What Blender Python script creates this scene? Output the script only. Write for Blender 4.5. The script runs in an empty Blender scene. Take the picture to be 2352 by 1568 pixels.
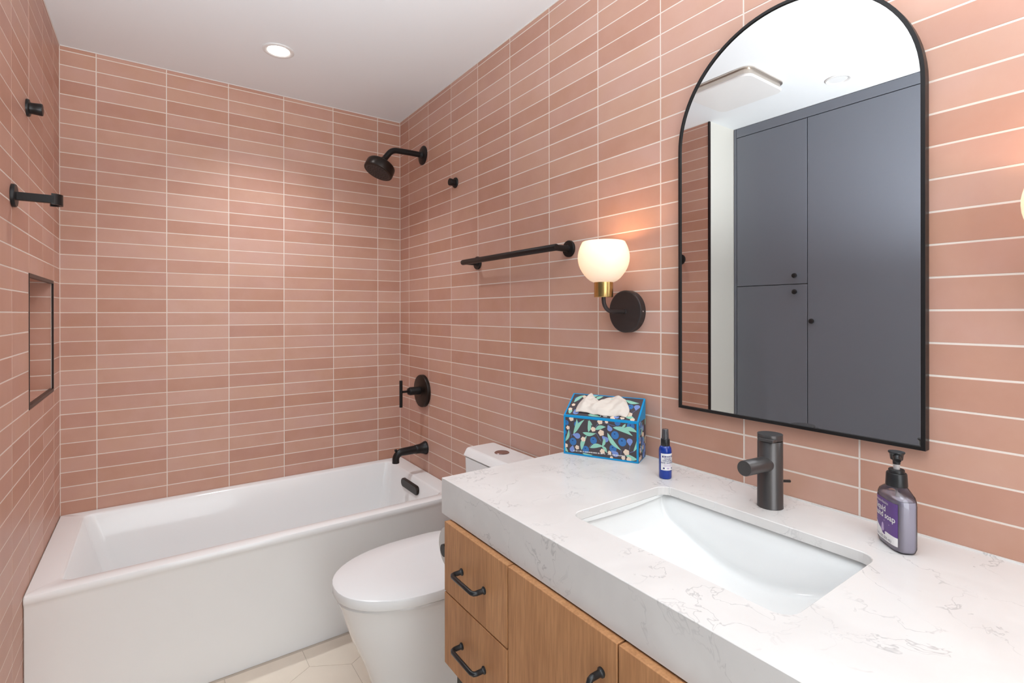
import bpy, bmesh, math, random
from mathutils import Vector, Matrix
random.seed(7)
PI = math.pi
scene = bpy.context.scene
COL = scene.collection

# ------------------------------------------------------------------ camera
CAM = Vector((-1.21602, -2.88383, 1.33578))
YAW, PITCH, ROLL, FPX, CYPX = 0.6165131, -0.0006017, -0.001374, 1162.372, 719.367
_f = Vector((math.sin(YAW)*math.cos(PITCH), math.cos(YAW)*math.cos(PITCH), math.sin(PITCH)))
_r = Vector((math.cos(YAW), -math.sin(YAW), 0)); _u = _r.cross(_f)
_r, _u = math.cos(ROLL)*_r + math.sin(ROLL)*_u, -math.sin(ROLL)*_r + math.cos(ROLL)*_u
cd = bpy.data.cameras.new('camera')
cd.sensor_width = 36; cd.sensor_fit = 'HORIZONTAL'; cd.lens = 36*FPX/2352
cd.shift_y = -(784-CYPX)/2352; cd.clip_start = 0.02; cd.clip_end = 50
cam = bpy.data.objects.new('camera', cd); COL.objects.link(cam)
M = Matrix((( _r.x, _u.x, -_f.x, CAM.x), (_r.y, _u.y, -_f.y, CAM.y), (_r.z, _u.z, -_f.z, CAM.z), (0, 0, 0, 1)))
cam.matrix_world = M
scene.camera = cam
def project(p):
    d = Vector(p) - CAM; z = d.dot(_f)
    if z < 0.05: return None
    return (1176 + FPX*d.dot(_r)/z, CYPX - FPX*d.dot(_u)/z)

# ------------------------------------------------------------------ world, exposure, room lights
w = bpy.data.worlds.new('world'); scene.world = w; w.use_nodes = True
w.node_tree.nodes['Background'].inputs[0].default_value = (1.0, 0.97, 0.94, 1)
w.node_tree.nodes['Background'].inputs[1].default_value = 0.3
scene.view_settings.view_transform = 'Standard'
scene.view_settings.look = 'None'
scene.view_settings.gamma = 1.0
scene.view_settings.use_curve_mapping = False
scene.view_settings.exposure = 0.61

def lamp(name, kind, loc, energy, color, **kw):
    l = bpy.data.lights.new(name, kind); l.energy = energy; l.color = color
    for k, v in kw.items(): setattr(l, k, v)
    o = bpy.data.objects.new(name, l); COL.objects.link(o); o.location = loc
    return o
# the two flash heads of the photographer beside the camera, both turned up to bounce off the ceiling
fl = lamp('flash_light', 'SPOT', (-1.28, -2.80, 1.30), 106, (0.89, 0.955, 1.0), spot_size=math.radians(114), spot_blend=0.75, shadow_soft_size=0.06)
fl.rotation_euler = (PI + math.radians(-25), 0, 0)
fb = lamp('flash_light', 'SPOT', (-1.10, -2.80, 1.50), 84, (0.89, 0.955, 1.0), spot_size=math.radians(100), spot_blend=0.5, shadow_soft_size=0.06)
fb.rotation_euler = Vector((0.50, -0.20, 0.985)).to_track_quat('-Z', 'Y').to_euler()
# added soft fill: area light set in the unseen doorway behind the camera
hl = lamp('doorway_fill', 'AREA', (-0.85, -3.46, 1.06), 11, (0.90, 0.96, 1.0), shape='RECTANGLE', size=0.86, size_y=2.0)
hl.rotation_euler = (PI/2, 0, 0)
# recessed lamp above the bathtub
dl = lamp('shower_light', 'SPOT', (-0.768, -0.488, 2.478), 44, (0.90, 0.96, 1.0), spot_size=math.radians(118), spot_blend=1.0, shadow_soft_size=0.04)

# ------------------------------------------------------------------ node helpers
def new_mat(name):
    m = bpy.data.materials.new(name); m.use_nodes = True
    return m, m.node_tree.nodes, m.node_tree.links, m.node_tree.nodes['Principled BSDF']
def simple(name, col, rough=0.5, metal=0.0, spec=0.5, bump=None, coat=0.0, trans=0.0, ior=1.45, emit=None, estr=0.0, var=0.0):
    m, N, L, B = new_mat(name)
    B.inputs['Base Color'].default_value = (*col, 1); B.inputs['Roughness'].default_value = rough
    B.inputs['Metallic'].default_value = metal; B.inputs['Specular IOR Level'].default_value = spec
    B.inputs['Coat Weight'].default_value = coat; B.inputs['Transmission Weight'].default_value = trans
    B.inputs['IOR'].default_value = ior
    if emit: B.inputs['Emission Color'].default_value = (*emit, 1); B.inputs['Emission Strength'].default_value = estr
    g = N.new('ShaderNodeNewGeometry')
    if var:
        n = N.new('ShaderNodeTexNoise'); n.inputs['Scale'].default_value = 9; n.inputs['Detail'].default_value = 3
        L.new(g.outputs['Position'], n.inputs['Vector'])
        mx = N.new('ShaderNodeMix'); mx.data_type = 'RGBA'
        mx.inputs[6].default_value = (*[c*(1-var) for c in col], 1); mx.inputs[7].default_value = (*[min(1, c*(1+var)) for c in col], 1)
        L.new(n.outputs[0], mx.inputs[0]); L.new(mx.outputs[2], B.inputs['Base Color'])
    if bump:
        n = N.new('ShaderNodeTexNoise'); n.inputs['Scale'].default_value = bump[0]; n.inputs['Detail'].default_value = 2
        L.new(g.outputs['Position'], n.inputs['Vector'])
        b = N.new('ShaderNodeBump'); b.inputs['Strength'].default_value = bump[1]; b.inputs['Distance'].default_value = bump[2]
        L.new(n.outputs[0], b.inputs['Height']); L.new(b.outputs[0], B.inputs['Normal'])
    return m
def ramp(N, stops):
    r = N.new('ShaderNodeValToRGB'); e = r.color_ramp.elements
    while len(e) < len(stops): e.new(0.5)
    for i, (p, c) in enumerate(stops): e[i].position = p; e[i].color = (*c, 1)
    return r

def tile_material():
    m, N, L, B = new_mat('glazed_terracotta_tile')
    g = N.new('ShaderNodeNewGeometry'); oi = N.new('ShaderNodeObjectInfo')
    at = N.new('ShaderNodeAttribute'); at.attribute_name = 'tint'
    rnd = N.new('ShaderNodeMath'); rnd.operation = 'ADD'
    L.new(oi.outputs['Random'], rnd.inputs[0]); L.new(at.outputs['Fac'], rnd.inputs[1])
    fr = N.new('ShaderNodeMath'); fr.operation = 'FRACT'; L.new(rnd.outputs[0], fr.inputs[0])
    sc = N.new('ShaderNodeVectorMath'); sc.operation = 'SCALE'; sc.inputs['Scale'].default_value = 40
    cx = N.new('ShaderNodeCombineXYZ')
    for i in range(3): L.new(fr.outputs[0], cx.inputs[i])
    L.new(cx.outputs[0], sc.inputs[0])
    ad = N.new('ShaderNodeVectorMath'); ad.operation = 'ADD'; L.new(g.outputs['Position'], ad.inputs[0]); L.new(sc.outputs[0], ad.inputs[1])
    n1 = N.new('ShaderNodeTexNoise'); n1.inputs['Scale'].default_value = 9; n1.inputs['Detail'].default_value = 4; n1.inputs['Roughness'].default_value = 0.6
    L.new(ad.outputs[0], n1.inputs['Vector'])
    mx = N.new('ShaderNodeMath'); mx.operation = 'MULTIPLY_ADD'; mx.inputs[1].default_value = 0.60; L.new(n1.outputs[0], mx.inputs[0])
    h = N.new('ShaderNodeMath'); h.operation = 'MULTIPLY_ADD'; h.inputs[1].default_value = 0.62; h.inputs[2].default_value = -0.10; L.new(fr.outputs[0], h.inputs[0])
    L.new(h.outputs[0], mx.inputs[2])
    r = ramp(N, [(0.0, TILE[0]), (0.35, TILE[1]), (0.62, TILE[2]), (1.0, TILE[3])])
    L.new(mx.outputs[0], r.inputs[0])
    n3 = N.new('ShaderNodeTexNoise'); n3.inputs['Scale'].default_value = 4.5; n3.inputs['Detail'].default_value = 3; n3.inputs['Distortion'].default_value = 0.6; L.new(ad.outputs[0], n3.inputs['Vector'])
    hr = N.new('ShaderNodeMapRange'); hr.inputs[1].default_value = 0.36; hr.inputs[2].default_value = 0.66; hr.inputs[3].default_value = 0.0; hr.inputs[4].default_value = 0.75; L.new(n3.outputs[0], hr.inputs[0])
    hm = N.new('ShaderNodeMix'); hm.data_type = 'RGBA'; hm.blend_type = 'MULTIPLY'; hm.inputs[7].default_value = (1.0, 1.01, 1.12, 1)
    L.new(hr.outputs[0], hm.inputs[0]); L.new(r.outputs[0], hm.inputs[6]); L.new(hm.outputs[2], B.inputs['Base Color'])
    B.inputs['Roughness'].default_value = 0.40; B.inputs['Specular IOR Level'].default_value = 0.40
    n2 = N.new('ShaderNodeTexNoise'); n2.inputs['Scale'].default_value = 22; n2.inputs['Detail'].default_value = 2; L.new(ad.outputs[0], n2.inputs['Vector'])
    b = N.new('ShaderNodeBump'); b.inputs['Strength'].default_value = 0.25; b.inputs['Distance'].default_value = 0.0012
    L.new(n2.outputs[0], b.inputs['Height']); L.new(b.outputs[0], B.inputs['Normal'])
    return m
TILE = [(0.495, 0.252, 0.172), (0.545, 0.297, 0.212), (0.585, 0.338, 0.248), (0.625, 0.384, 0.293)]

def quartz_material():
    m, N, L, B = new_mat('white_quartz')
    g = N.new('ShaderNodeNewGeometry')
    wz = N.new('ShaderNodeTexNoise'); wz.inputs['Scale'].default_value = 5; wz.inputs['Detail'].default_value = 4
    L.new(g.outputs['Position'], wz.inputs['Vector'])
    s = N.new('ShaderNodeVectorMath'); s.operation = 'SCALE'; s.inputs['Scale'].default_value = 0.26; L.new(wz.outputs['Color'], s.inputs[0])
    a = N.new('ShaderNodeVectorMath'); a.operation = 'ADD'; L.new(g.outputs['Position'], a.inputs[0]); L.new(s.outputs[0], a.inputs[1])
    def vein(scale, width):
        n = N.new('ShaderNodeTexNoise'); n.inputs['Scale'].default_value = scale; n.inputs['Detail'].default_value = 5; n.inputs['Roughness'].default_value = 0.62
        L.new(a.outputs[0], n.inputs['Vector'])
        q = N.new('ShaderNodeMath'); q.operation = 'SUBTRACT'; q.inputs[1].default_value = 0.5; L.new(n.outputs[0], q.inputs[0])
        ab = N.new('ShaderNodeMath'); ab.operation = 'ABSOLUTE'; L.new(q.outputs[0], ab.inputs[0])
        mr = N.new('ShaderNodeMapRange'); mr.inputs[1].default_value = 0; mr.inputs[2].default_value = width; mr.inputs[3].default_value = 1; mr.inputs[4].default_value = 0
        L.new(ab.outputs[0], mr.inputs[0]); return mr
    v1 = vein(5.0, 0.008)
    mk = N.new('ShaderNodeTexNoise'); mk.inputs['Scale'].default_value = 7; mk.inputs['Detail'].default_value = 2; L.new(g.outputs['Position'], mk.inputs['Vector'])
    mm = N.new('ShaderNodeMapRange'); mm.inputs[1].default_value = 0.43; mm.inputs[2].default_value = 0.62; L.new(mk.outputs[0], mm.inputs[0])
    mu = N.new('ShaderNodeMath'); mu.operation = 'MULTIPLY'; L.new(v1.outputs[0], mu.inputs[0]); L.new(mm.outputs[0], mu.inputs[1])
    cl = N.new('ShaderNodeTexNoise'); cl.inputs['Scale'].default_value = 6; cl.inputs['Detail'].default_value = 3; L.new(a.outputs[0], cl.inputs['Vector'])
    r = ramp(N, [(0.35, (0.73, 0.70, 0.68)), (0.65, (0.79, 0.765, 0.745))]); L.new(cl.outputs[0], r.inputs[0])
    mix = N.new('ShaderNodeMix'); mix.data_type = 'RGBA'; mix.inputs[7].default_value = (0.36, 0.345, 0.345, 1)
    ms = N.new('ShaderNodeMath'); ms.operation = 'MULTIPLY'; ms.inputs[1].default_value = 0.52; L.new(mu.outputs[0], ms.inputs[0])
    L.new(ms.outputs[0], mix.inputs[0]); L.new(r.outputs[0], mix.inputs[6]); L.new(mix.outputs[2], B.inputs['Base Color'])
    B.inputs['Roughness'].default_value = 0.22; B.inputs['Specular IOR Level'].default_value = 0.4
    return m

def oak_material():
    m, N, L, B = new_mat('natural_oak')
    tc = N.new('ShaderNodeTexCoord'); oi = N.new('ShaderNodeObjectInfo')
    ml = N.new('ShaderNodeMath'); ml.operation = 'MULTIPLY'; ml.inputs[1].default_value = 13; L.new(oi.outputs['Random'], ml.inputs[0])
    cx = N.new('ShaderNodeCombineXYZ'); L.new(ml.outputs[0], cx.inputs[1])
    ad = N.new('ShaderNodeVectorMath'); ad.operation = 'ADD'; L.new(tc.outputs['Object'], ad.inputs[0]); L.new(cx.outputs[0], ad.inputs[1])
    mp = N.new('ShaderNodeMapping'); mp.inputs['Scale'].default_value = (14, 15, 2.2); L.new(ad.outputs[0], mp.inputs[0])
    n1 = N.new('ShaderNodeTexNoise'); n1.inputs['Scale'].default_value = 1; n1.inputs['Detail'].default_value = 5; n1.inputs['Distortion'].default_value = 0.5; L.new(mp.outputs[0], n1.inputs['Vector'])
    r = ramp(N, [(0.25, (0.43, 0.200, 0.088)), (0.5, (0.52, 0.252, 0.112)), (0.75, (0.58, 0.295, 0.138))]); L.new(n1.outputs[0], r.inputs[0])
    mp2 = N.new('ShaderNodeMapping'); mp2.inputs['Scale'].default_value = (190, 190, 14); L.new(ad.outputs[0], mp2.inputs[0])
    n2 = N.new('ShaderNodeTexNoise'); n2.inputs['Scale'].default_value = 1; n2.inputs['Detail'].default_value = 3; L.new(mp2.outputs[0], n2.inputs['Vector'])
    r2 = ramp(N, [(0.3, (0.86, 0.83, 0.81)), (0.5, (1, 1, 1)), (0.74, (1.18, 1.20, 1.22))]); L.new(n2.outputs[0], r2.inputs[0])
    mu = N.new('ShaderNodeMix'); mu.data_type = 'RGBA'; mu.blend_type = 'MULTIPLY'; mu.inputs[0].default_value = 1; L.new(r.outputs[0], mu.inputs[6]); L.new(r2.outputs[0], mu.inputs[7])
    L.new(mu.outputs[2], B.inputs['Base Color']); B.inputs['Roughness'].default_value = 0.5; B.inputs['Specular IOR Level'].default_value = 0.3
    b = N.new('ShaderNodeBump'); b.inputs['Strength'].default_value = 0.15; b.inputs['Distance'].default_value = 0.0006; L.new(n2.outputs[0], b.inputs['Height']); L.new(b.outputs[0], B.inputs['Normal'])
    return m

def shade_material():
    m, N, L, B = new_mat('opal_glass'); out = N['Material Output']
    B.inputs['Base Color'].default_value = (0.85, 0.82, 0.78, 1); B.inputs['Roughness'].default_value = 0.25
    t = N.new('ShaderNodeBsdfTranslucent'); t.inputs[0].default_value = (0.98, 0.98, 0.98, 1)
    mx = N.new('ShaderNodeMixShader'); mx.inputs[0].default_value = 0.38
    L.new(B.outputs[0], mx.inputs[1]); L.new(t.outputs[0], mx.inputs[2]); L.new(mx.outputs[0], out.inputs[0])
    return m

def clear_material():
    m, N, L, B = new_mat('clear_plastic'); out = N['Material Output']
    B.inputs['Base Color'].default_value = (0.9, 0.9, 0.9, 1); B.inputs['Roughness'].default_value = 0.05
    t = N.new('ShaderNodeBsdfTransparent'); t.inputs[0].default_value = (0.93, 0.92, 0.93, 1)
    g = N.new('ShaderNodeBsdfGlossy'); g.inputs['Roughness'].default_value = 0.05
    fz = N.new('ShaderNodeFresnel'); fz.inputs[0].default_value = 1.5
    mx = N.new('ShaderNodeMixShader'); L.new(fz.outputs[0], mx.inputs[0]); L.new(t.outputs[0], mx.inputs[1]); L.new(g.outputs[0], mx.inputs[2]); L.new(mx.outputs[0], out.inputs[0])
    return m

MT = dict(
    tile=tile_material(), quartz=quartz_material(), oak=oak_material(), shade=shade_material(),
    grout=simple('pale_grout', (0.80, 0.695, 0.625), 0.85, var=0.04, bump=(400, 0.3, 0.0004)),
    paint=simple('white_ceiling_paint', (0.84, 0.865, 0.885), 0.75, bump=(300, 0.1, 0.0003)),
    cream=simple('cream_wall_paint', (0.72, 0.70, 0.64), 0.7, bump=(300, 0.1, 0.0003)),
    tub=simple('white_acrylic', (0.88, 0.875, 0.87), 0.16, coat=0.3, bump=(3, 0.03, 0.002)),
    ceramic=simple('white_vitreous_china', (0.87, 0.865, 0.86), 0.10, coat=0.4, bump=(4, 0.02, 0.002)),
    seat=simple('white_seat_plastic', (0.87, 0.865, 0.86), 0.22, bump=(5, 0.02, 0.001)),
    basin=simple('white_basin_china', (0.86, 0.86, 0.85), 0.10, coat=0.4, bump=(4, 0.02, 0.002)),
    black=simple('matte_black_metal', (0.014, 0.012, 0.012), 0.38, metal=0.25, bump=(500, 0.08, 0.0003)),
    black2=simple('oil_bronze_black', (0.022, 0.015, 0.012), 0.33, metal=0.5, bump=(500, 0.08, 0.0003)),
    satin=simple('satin_black_plastic', (0.016, 0.016, 0.017), 0.3, bump=(500, 0.05, 0.0002)),
    bronze=simple('dark_bronze', (0.050, 0.040, 0.039), 0.42, metal=0.35, bump=(500, 0.06, 0.0003)),
    gun=simple('gunmetal', (0.108, 0.100, 0.099), 0.33, metal=0.65, bump=(600, 0.08, 0.0002)),
    brass=simple('brushed_brass', (0.62, 0.42, 0.16), 0.26, metal=1.0, bump=(300, 0.05, 0.0002)),
    chrome=simple('smoked_chrome', (0.42, 0.33, 0.32), 0.22, metal=1.0, bump=(200, 0.02, 0.0002)),
    mirror=simple('mirror_silver', (0.75, 0.75, 0.75), 0.0, metal=1.0),
    grey=simple('slate_grey_paint', (0.170, 0.183, 0.215), 0.36, bump=(400, 0.06, 0.0002)),
    trimb=simple('dark_edge_trim', (0.030, 0.020, 0.018), 0.35, metal=0.4, bump=(500, 0.05, 0.0002)),
    floor=simple('beige_porcelain', (0.83, 0.72, 0.60), 0.45, var=0.07, bump=(60, 0.08, 0.0006)),
    fgrout=simple('tan_floor_grout', (0.62, 0.53, 0.44), 0.85, var=0.05),
    caulk=simple('white_caulk', (0.80, 0.77, 0.74), 0.5, var=0.03),
    fan=simple('white_fan_plastic', (0.78, 0.77, 0.76), 0.45, bump=(200, 0.03, 0.0002)),
    fanm=simple('satin_aluminium', (0.62, 0.55, 0.49), 0.3, metal=0.9, bump=(200, 0.03, 0.0002)),
    lens=simple('lit_lens', (0.9, 0.9, 0.88), 0.4, emit=(1.0, 0.97, 0.90), estr=9.0, bump=(50, 0.02, 0.0002)),
    lensoff=simple('unlit_lens', (0.82, 0.82, 0.82), 0.4, bump=(50, 0.02, 0.0002)),
    bulb=simple('lit_bulb', (0.9, 0.8, 0.7), 0.4, emit=(1.0, 0.74, 0.45), estr=1.8, bump=(50, 0.02, 0.0002)),
    cblue=simple('turquoise_blue_card', (0.0, 0.29, 0.62), 0.45, var=0.03),
    cdark=simple('charcoal_card', (0.070, 0.056, 0.064), 0.5, var=0.08),
    berry=simple('print_blueberry', (0.040, 0.165, 0.42), 0.5, var=0.22),
    bdark=simple('print_dark_blue', (0.010, 0.020, 0.09), 0.5, var=0.1),
    peri=simple('print_periwinkle', (0.20, 0.29, 0.62), 0.5, var=0.08),
    mint=simple('print_mint_leaf', (0.29, 0.60, 0.47), 0.5, var=0.14),
    bloom=simple('print_pale_blossom', (0.82, 0.64, 0.50), 0.5, var=0.05),
    ink=simple('print_white', (0.80, 0.78, 0.78), 0.5, var=0.03),
    tissue=simple('ivory_tissue', (0.76, 0.68, 0.61), 0.9, var=0.03, bump=(250, 0.2, 0.0006)),
    paper=simple('white_paper_roll', (0.80, 0.78, 0.75), 0.95, var=0.03, bump=(300, 0.2, 0.0005)),
    pet=clear_material(),
    liquid=simple('lilac_soap', (0.88, 0.85, 0.98), 0.15, trans=0.30, ior=1.33, var=0.03),
    tube=simple('milky_plastic', (0.70, 0.66, 0.66), 0.3, trans=0.3, bump=(100, 0.02, 0.0002)),
    purple=simple('purple_label', (0.125, 0.055, 0.235), 0.4, var=0.05),
    lilac=simple('lilac_print', (0.50, 0.36, 0.60), 0.4, var=0.05),
    white=simple('white_label', (0.84, 0.82, 0.81), 0.4, var=0.02),
    type=simple('dark_lettering', (0.03, 0.025, 0.06), 0.5, var=0.05),
    cobalt=simple('cobalt_blue_plastic', (0.006, 0.055, 0.42), 0.12, trans=0.35, coat=0.3, var=0.1),
    navy=simple('navy_print', (0.02, 0.02, 0.16), 0.4, var=0.05),
    smoke=simple('smoked_clear_cap', (0.10, 0.10, 0.11), 0.12, trans=0.45, coat=0.4, var=0.05),
    door=simple('white_door_paint', (0.78, 0.77, 0.75), 0.45, bump=(200, 0.05, 0.0003)),
)

# ------------------------------------------------------------------ mesh helpers
class MB:
    """collects geometry; faces remember a material slot and smoothness"""
    def __init__(s): s.v = []; s.f = []; s.sm = []; s.mi = []
    def add(s, vs, fs, smooth=False, mi=0):
        b = len(s.v); s.v += [Vector(v) for v in vs]
        for f in fs: s.f.append(tuple(i+b for i in f)); s.sm.append(smooth); s.mi.append(mi)
        return s
    def box(s, x0, x1, y0, y1, z0, z1, bev=0.0, mi=0):
        if bev <= 0:
            vs = [(x, y, z) for z in (z0, z1) for y in (y0, y1) for x in (x0, x1)]
            return s.add(vs, [(0, 2, 3, 1), (4, 5, 7, 6), (0, 1, 5, 4), (2, 6, 7, 3), (0, 4, 6, 2), (1, 3, 7, 5)], False, mi)
        bm = bmesh.new(); bmesh.ops.create_cube(bm, size=1)
        for v in bm.verts: v.co = Vector(((x0+x1)/2 + v.co.x*(x1-x0), (y0+y1)/2 + v.co.y*(y1-y0), (z0+z1)/2 + v.co.z*(z1-z0)))
        bmesh.ops.bevel(bm, geom=bm.edges[:], offset=bev, segments=3, profile=0.5, affect='EDGES')
        bm.verts.index_update()
        s.add([v.co.copy() for v in bm.verts], [[v.index for v in f.verts] for f in bm.faces], False, mi); bm.free()
        return s
    def rings(s, rs, cap0=True, cap1=True, smooth=True, mi=0, closed=True):
        n = len(rs[0]); vs = [p for r in rs for p in r]; fs = []
        for i in range(len(rs)-1):
            for j in range(n if closed else n-1):
                k = (j+1) % n
                fs.append((i*n+j, i*n+k, (i+1)*n+k, (i+1)*n+j))
        s.add(vs, fs, smooth, mi)
        b = len(s.v)-len(vs)
        if cap0: s.f.append(tuple(b+j for j in reversed(range(n)))); s.sm.append(False); s.mi.append(mi)
        if cap1: s.f.append(tuple(b+(len(rs)-1)*n+j for j in range(n))); s.sm.append(False); s.mi.append(mi)
        return s
    def lathe(s, prof, o=(0, 0, 0), ax=(0, 0, 1), n=32, smooth=True, cap0=True, cap1=True, mi=0):
        """prof: (radius, height along ax)"""
        a = Vector(ax).normalized(); t = Vector((1, 0, 0)) if abs(a.x) < 0.9 else Vector((0, 1, 0))
        e1 = a.cross(t).normalized(); e2 = a.cross(e1); o = Vector(o)
        rs = [[o + a*h + r*(math.cos(2*PI*j/n)*e1 + math.sin(2*PI*j/n)*e2) for j in range(n)] for r, h in prof]
        return s.rings(rs, cap0, cap1, smooth, mi)
    def tube(s, pts, rad, n=16, smooth=True, mi=0):
        pts = [Vector(p) for p in pts]
        if not hasattr(rad, '__len__'): rad = [rad]*len(pts)
        rs = []; up = None
        for i, p in enumerate(pts):
            d = (pts[min(i+1, len(pts)-1)] - pts[max(i-1, 0)]).normalized()
            if up is None: up = Vector((0, 0, 1)) if abs(d.z) < 0.9 else Vector((0, 1, 0))
            e1 = d.cross(up).normalized(); e2 = e1.cross(d).normalized(); up = e2
            rs.append([p + rad[i]*(math.cos(2*PI*j/n)*e1 + math.sin(2*PI*j/n)*e2) for j in range(n)])
        return s.rings(rs, True, True, smooth, mi)
    def prism(s, poly, axis, a, b, smooth=False, mi=0):
        """poly: 2D points; axis x/y/z: extruded from a to b along it"""
        def P(u, v, t): return {'x': (t, u, v), 'y': (u, t, v), 'z': (u, v, t)}[axis]
        return s.rings([[P(u, v, a) for u, v in poly], [P(u, v, b) for u, v in poly]], True, True, smooth, mi)
def fix_normals(me):
    bm = bmesh.new(); bm.from_mesh(me); bmesh.ops.recalc_face_normals(bm, faces=bm.faces[:]); bm.to_mesh(me); bm.free()
def mesh_of(mb, mats, origin=(0, 0, 0), recalc=True, autosmooth=True):
    me = bpy.data.meshes.new('m'); o = Vector(origin)
    me.from_pydata([v-o for v in mb.v], [], mb.f)
    for i, p in enumerate(me.polygons): p.use_smooth = mb.sm[i]; p.material_index = mb.mi[i]
    if not isinstance(mats, (list, tuple)): mats = [mats]
    for m in mats: me.materials.append(MT[m])
    if recalc: fix_normals(me)
    me.update()
    return me
def obj(name, mb, mats, parent=None, recalc=True, origin=None):
    """one mesh object; geometry is given in world coordinates"""
    if parent is not None:
        o3 = parent['_o'] if '_o' in parent else (0, 0, 0)
    else: o3 = origin or (0, 0, 0)
    me = mesh_of(mb, mats, o3, recalc); me.name = name
    o = bpy.data.objects.new(name, me); COL.objects.link(o)
    o['_o'] = tuple(o3)
    if parent is not None: o.parent = parent
    else: o.location = o3
    if any(mb.sm):
        try:
            bm = bmesh.new(); bm.from_mesh(me)
            for e in bm.edges:
                if len(e.link_faces) == 2 and e.calc_face_angle(0) > math.radians(40): e.smooth = False
            bm.to_mesh(me); bm.free()
        except Exception: pass
    return o
def thing(name, label, cat, loc, group=None):
    o = bpy.data.objects.new(name, None); COL.objects.link(o); o.location = loc; o['_o'] = tuple(loc)
    o.empty_display_size = 0.05
    o['label'] = label; o['category'] = cat
    if group: o['group'] = group
    return o
def tag(o, label, cat, group=None):
    o['label'] = label; o['category'] = cat
    if group: o['group'] = group
    return o
def struct(name, mb, mat, label=None):
    o = obj(name, mb, mat); o['kind'] = 'structure'
    if label: o['label'] = label
    return o
def rrect(x0, x1, y0, y1, r, z, n=6):
    """rounded rectangle ring, counter-clockwise, 4*(n+1) points"""
    out = []
    for cx, cy, a0 in ((x1-r, y1-r, 0), (x0+r, y1-r, PI/2), (x0+r, y0+r, PI), (x1-r, y0+r, 3*PI/2)):
        for i in range(n+1):
            a = a0 + PI/2*i/n; out.append(Vector((cx + r*math.cos(a), cy + r*math.sin(a), z)))
    return out
def arc(c, r, a0, a1, n, plane):
    out = []
    for i in range(n+1):
        a = a0 + (a1-a0)*i/n; u, v = r*math.cos(a), r*math.sin(a)
        out.append(Vector(c) + (Vector((u, 0, v)) if plane == 'xz' else Vector((u, v, 0)) if plane == 'xy' else Vector((0, u, v))))
    return out

# ------------------------------------------------------------------ the room
XL, ZC = -1.543, 2.485          # tiled left wall, ceiling
YT = -1.085                     # the tiled left wall ends here
XC = -1.80                      # front of the tall cabinets
YF = -3.40                      # wall behind the camera
PZ, Z0K = 0.0625, 1.34          # tile course
GAP, TH = 0.0030, 0.006
REC = 0.0005                    # grout sits this far behind the tile faces

fl_o = struct('floor', MB().box(-2.5, 0.12, YF-0.1, 0.12, -0.10, -0.0012), 'fgrout', 'beige hexagon tiled floor')
ce_o = struct('ceiling', MB().box(-2.5, 0.12, YF-0.1, 0.12, ZC, ZC+0.10), 'paint', 'white painted ceiling')
wb_o = struct('wall_back', MB().box(XL-0.12, 0.12, REC, 0.12, 0, ZC), 'grout', 'pink tiled wall behind the bathtub')
wr_o = struct('wall_right', MB().box(REC, 0.12, YF, REC, 0, ZC), 'grout', 'pink tiled wall behind mirror and towel bar')
NY0, NY1, NZ0, NZ1, ND = -0.655, -0.170, Z0K-5*PZ, Z0K+2*PZ, 0.095
lw = MB()
XG = XL-REC
lw.box(-1.80, XG, YT, NY0, 0, ZC); lw.box(-1.80, XG, NY1, REC, 0, ZC)
lw.box(-1.80, XG, NY0, NY1, 0, NZ0); lw.box(-1.80, XG, NY0, NY1, NZ1, ZC); lw.box(-1.80, XG-ND, NY0, NY1, NZ0, NZ1)
wl_o = struct('wall_left', lw, 'grout', 'pink tiled wall with shower niche')
wlr = struct('wall_left_return', MB().box(-2.5, XL-0.012, YT-0.006, YT, 0, ZC), 'cream', 'cream painted end of the tiled wall')
struct('wall_left_rear', MB().box(-2.5, -2.40, YF, YT-0.006, 0, ZC), 'cream', 'cream wall behind the tall cabinets')
# wall behind the camera with an open doorway
fw = MB(); fw.box(-2.40, -1.30, YF-0.1, YF, 0, ZC); fw.box(-0.40, REC, YF-0.1, YF, 0, ZC); fw.box(-1.30, -0.40, YF-0.1, YF, 2.1, ZC)
struct('wall_front', fw, 'cream', 'cream wall with the doorway')

TILE_MESH = {}
def tile_mesh(a, b):
    """tile lying in local XY, face at z=0 looking to +z"""
    k = (round(a, 4), round(b, 4))
    if k not in TILE_MESH:
        c = 0.0008; x, y = a/2, b/2; mb = MB()
        rs = []
        for d, z in ((0, -TH), (0, -c), (c, 0)):
            rs.append([(-x+d, -y+d, z), (x-d, -y+d, z), (x-d, y-d, z), (-x+d, y-d, z)])
        mb.rings(rs, False, True, False)
        me = mesh_of(mb, 'tile', recalc=False); me.name = 'tile'
        TILE_MESH[k] = me
    return TILE_MESH[k]
FR = {  # orientation frames: columns local x, local y, normal
    'back': Matrix(((1, 0, 0), (0, 0, -1), (0, 1, 0))),
    'right': Matrix(((0, 0, -1), (-1, 0, 0), (0, 1, 0))),
    'left': Matrix(((0, 0, 1), (1, 0, 0), (0, 1, 0))),
    'up': Matrix(((1, 0, 0), (0, 1, 0), (0, 0, 1))),
    'down': Matrix(((1, 0, 0), (0, -1, 0), (0, 0, -1))),
    'front': Matrix(((-1, 0, 0), (0, 0, 1), (0, 1, 0))),
}
def screen_area(c, m, a, b):
    pts = []
    for sx, sy in ((-1, -1), (1, -1), (1, 1), (-1, 1)):
        q = project(Vector(c) + m @ Vector((sx*a/2, sy*b/2, 0)))
        if q is None: return 0
        pts.append((min(max(q[0], 0), 2352), min(max(q[1], 0), 1568)))
    return abs(sum(pts[i][0]*pts[(i+1) % 4][1] - pts[(i+1) % 4][0]*pts[i][1] for i in range(4)))/2
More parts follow.
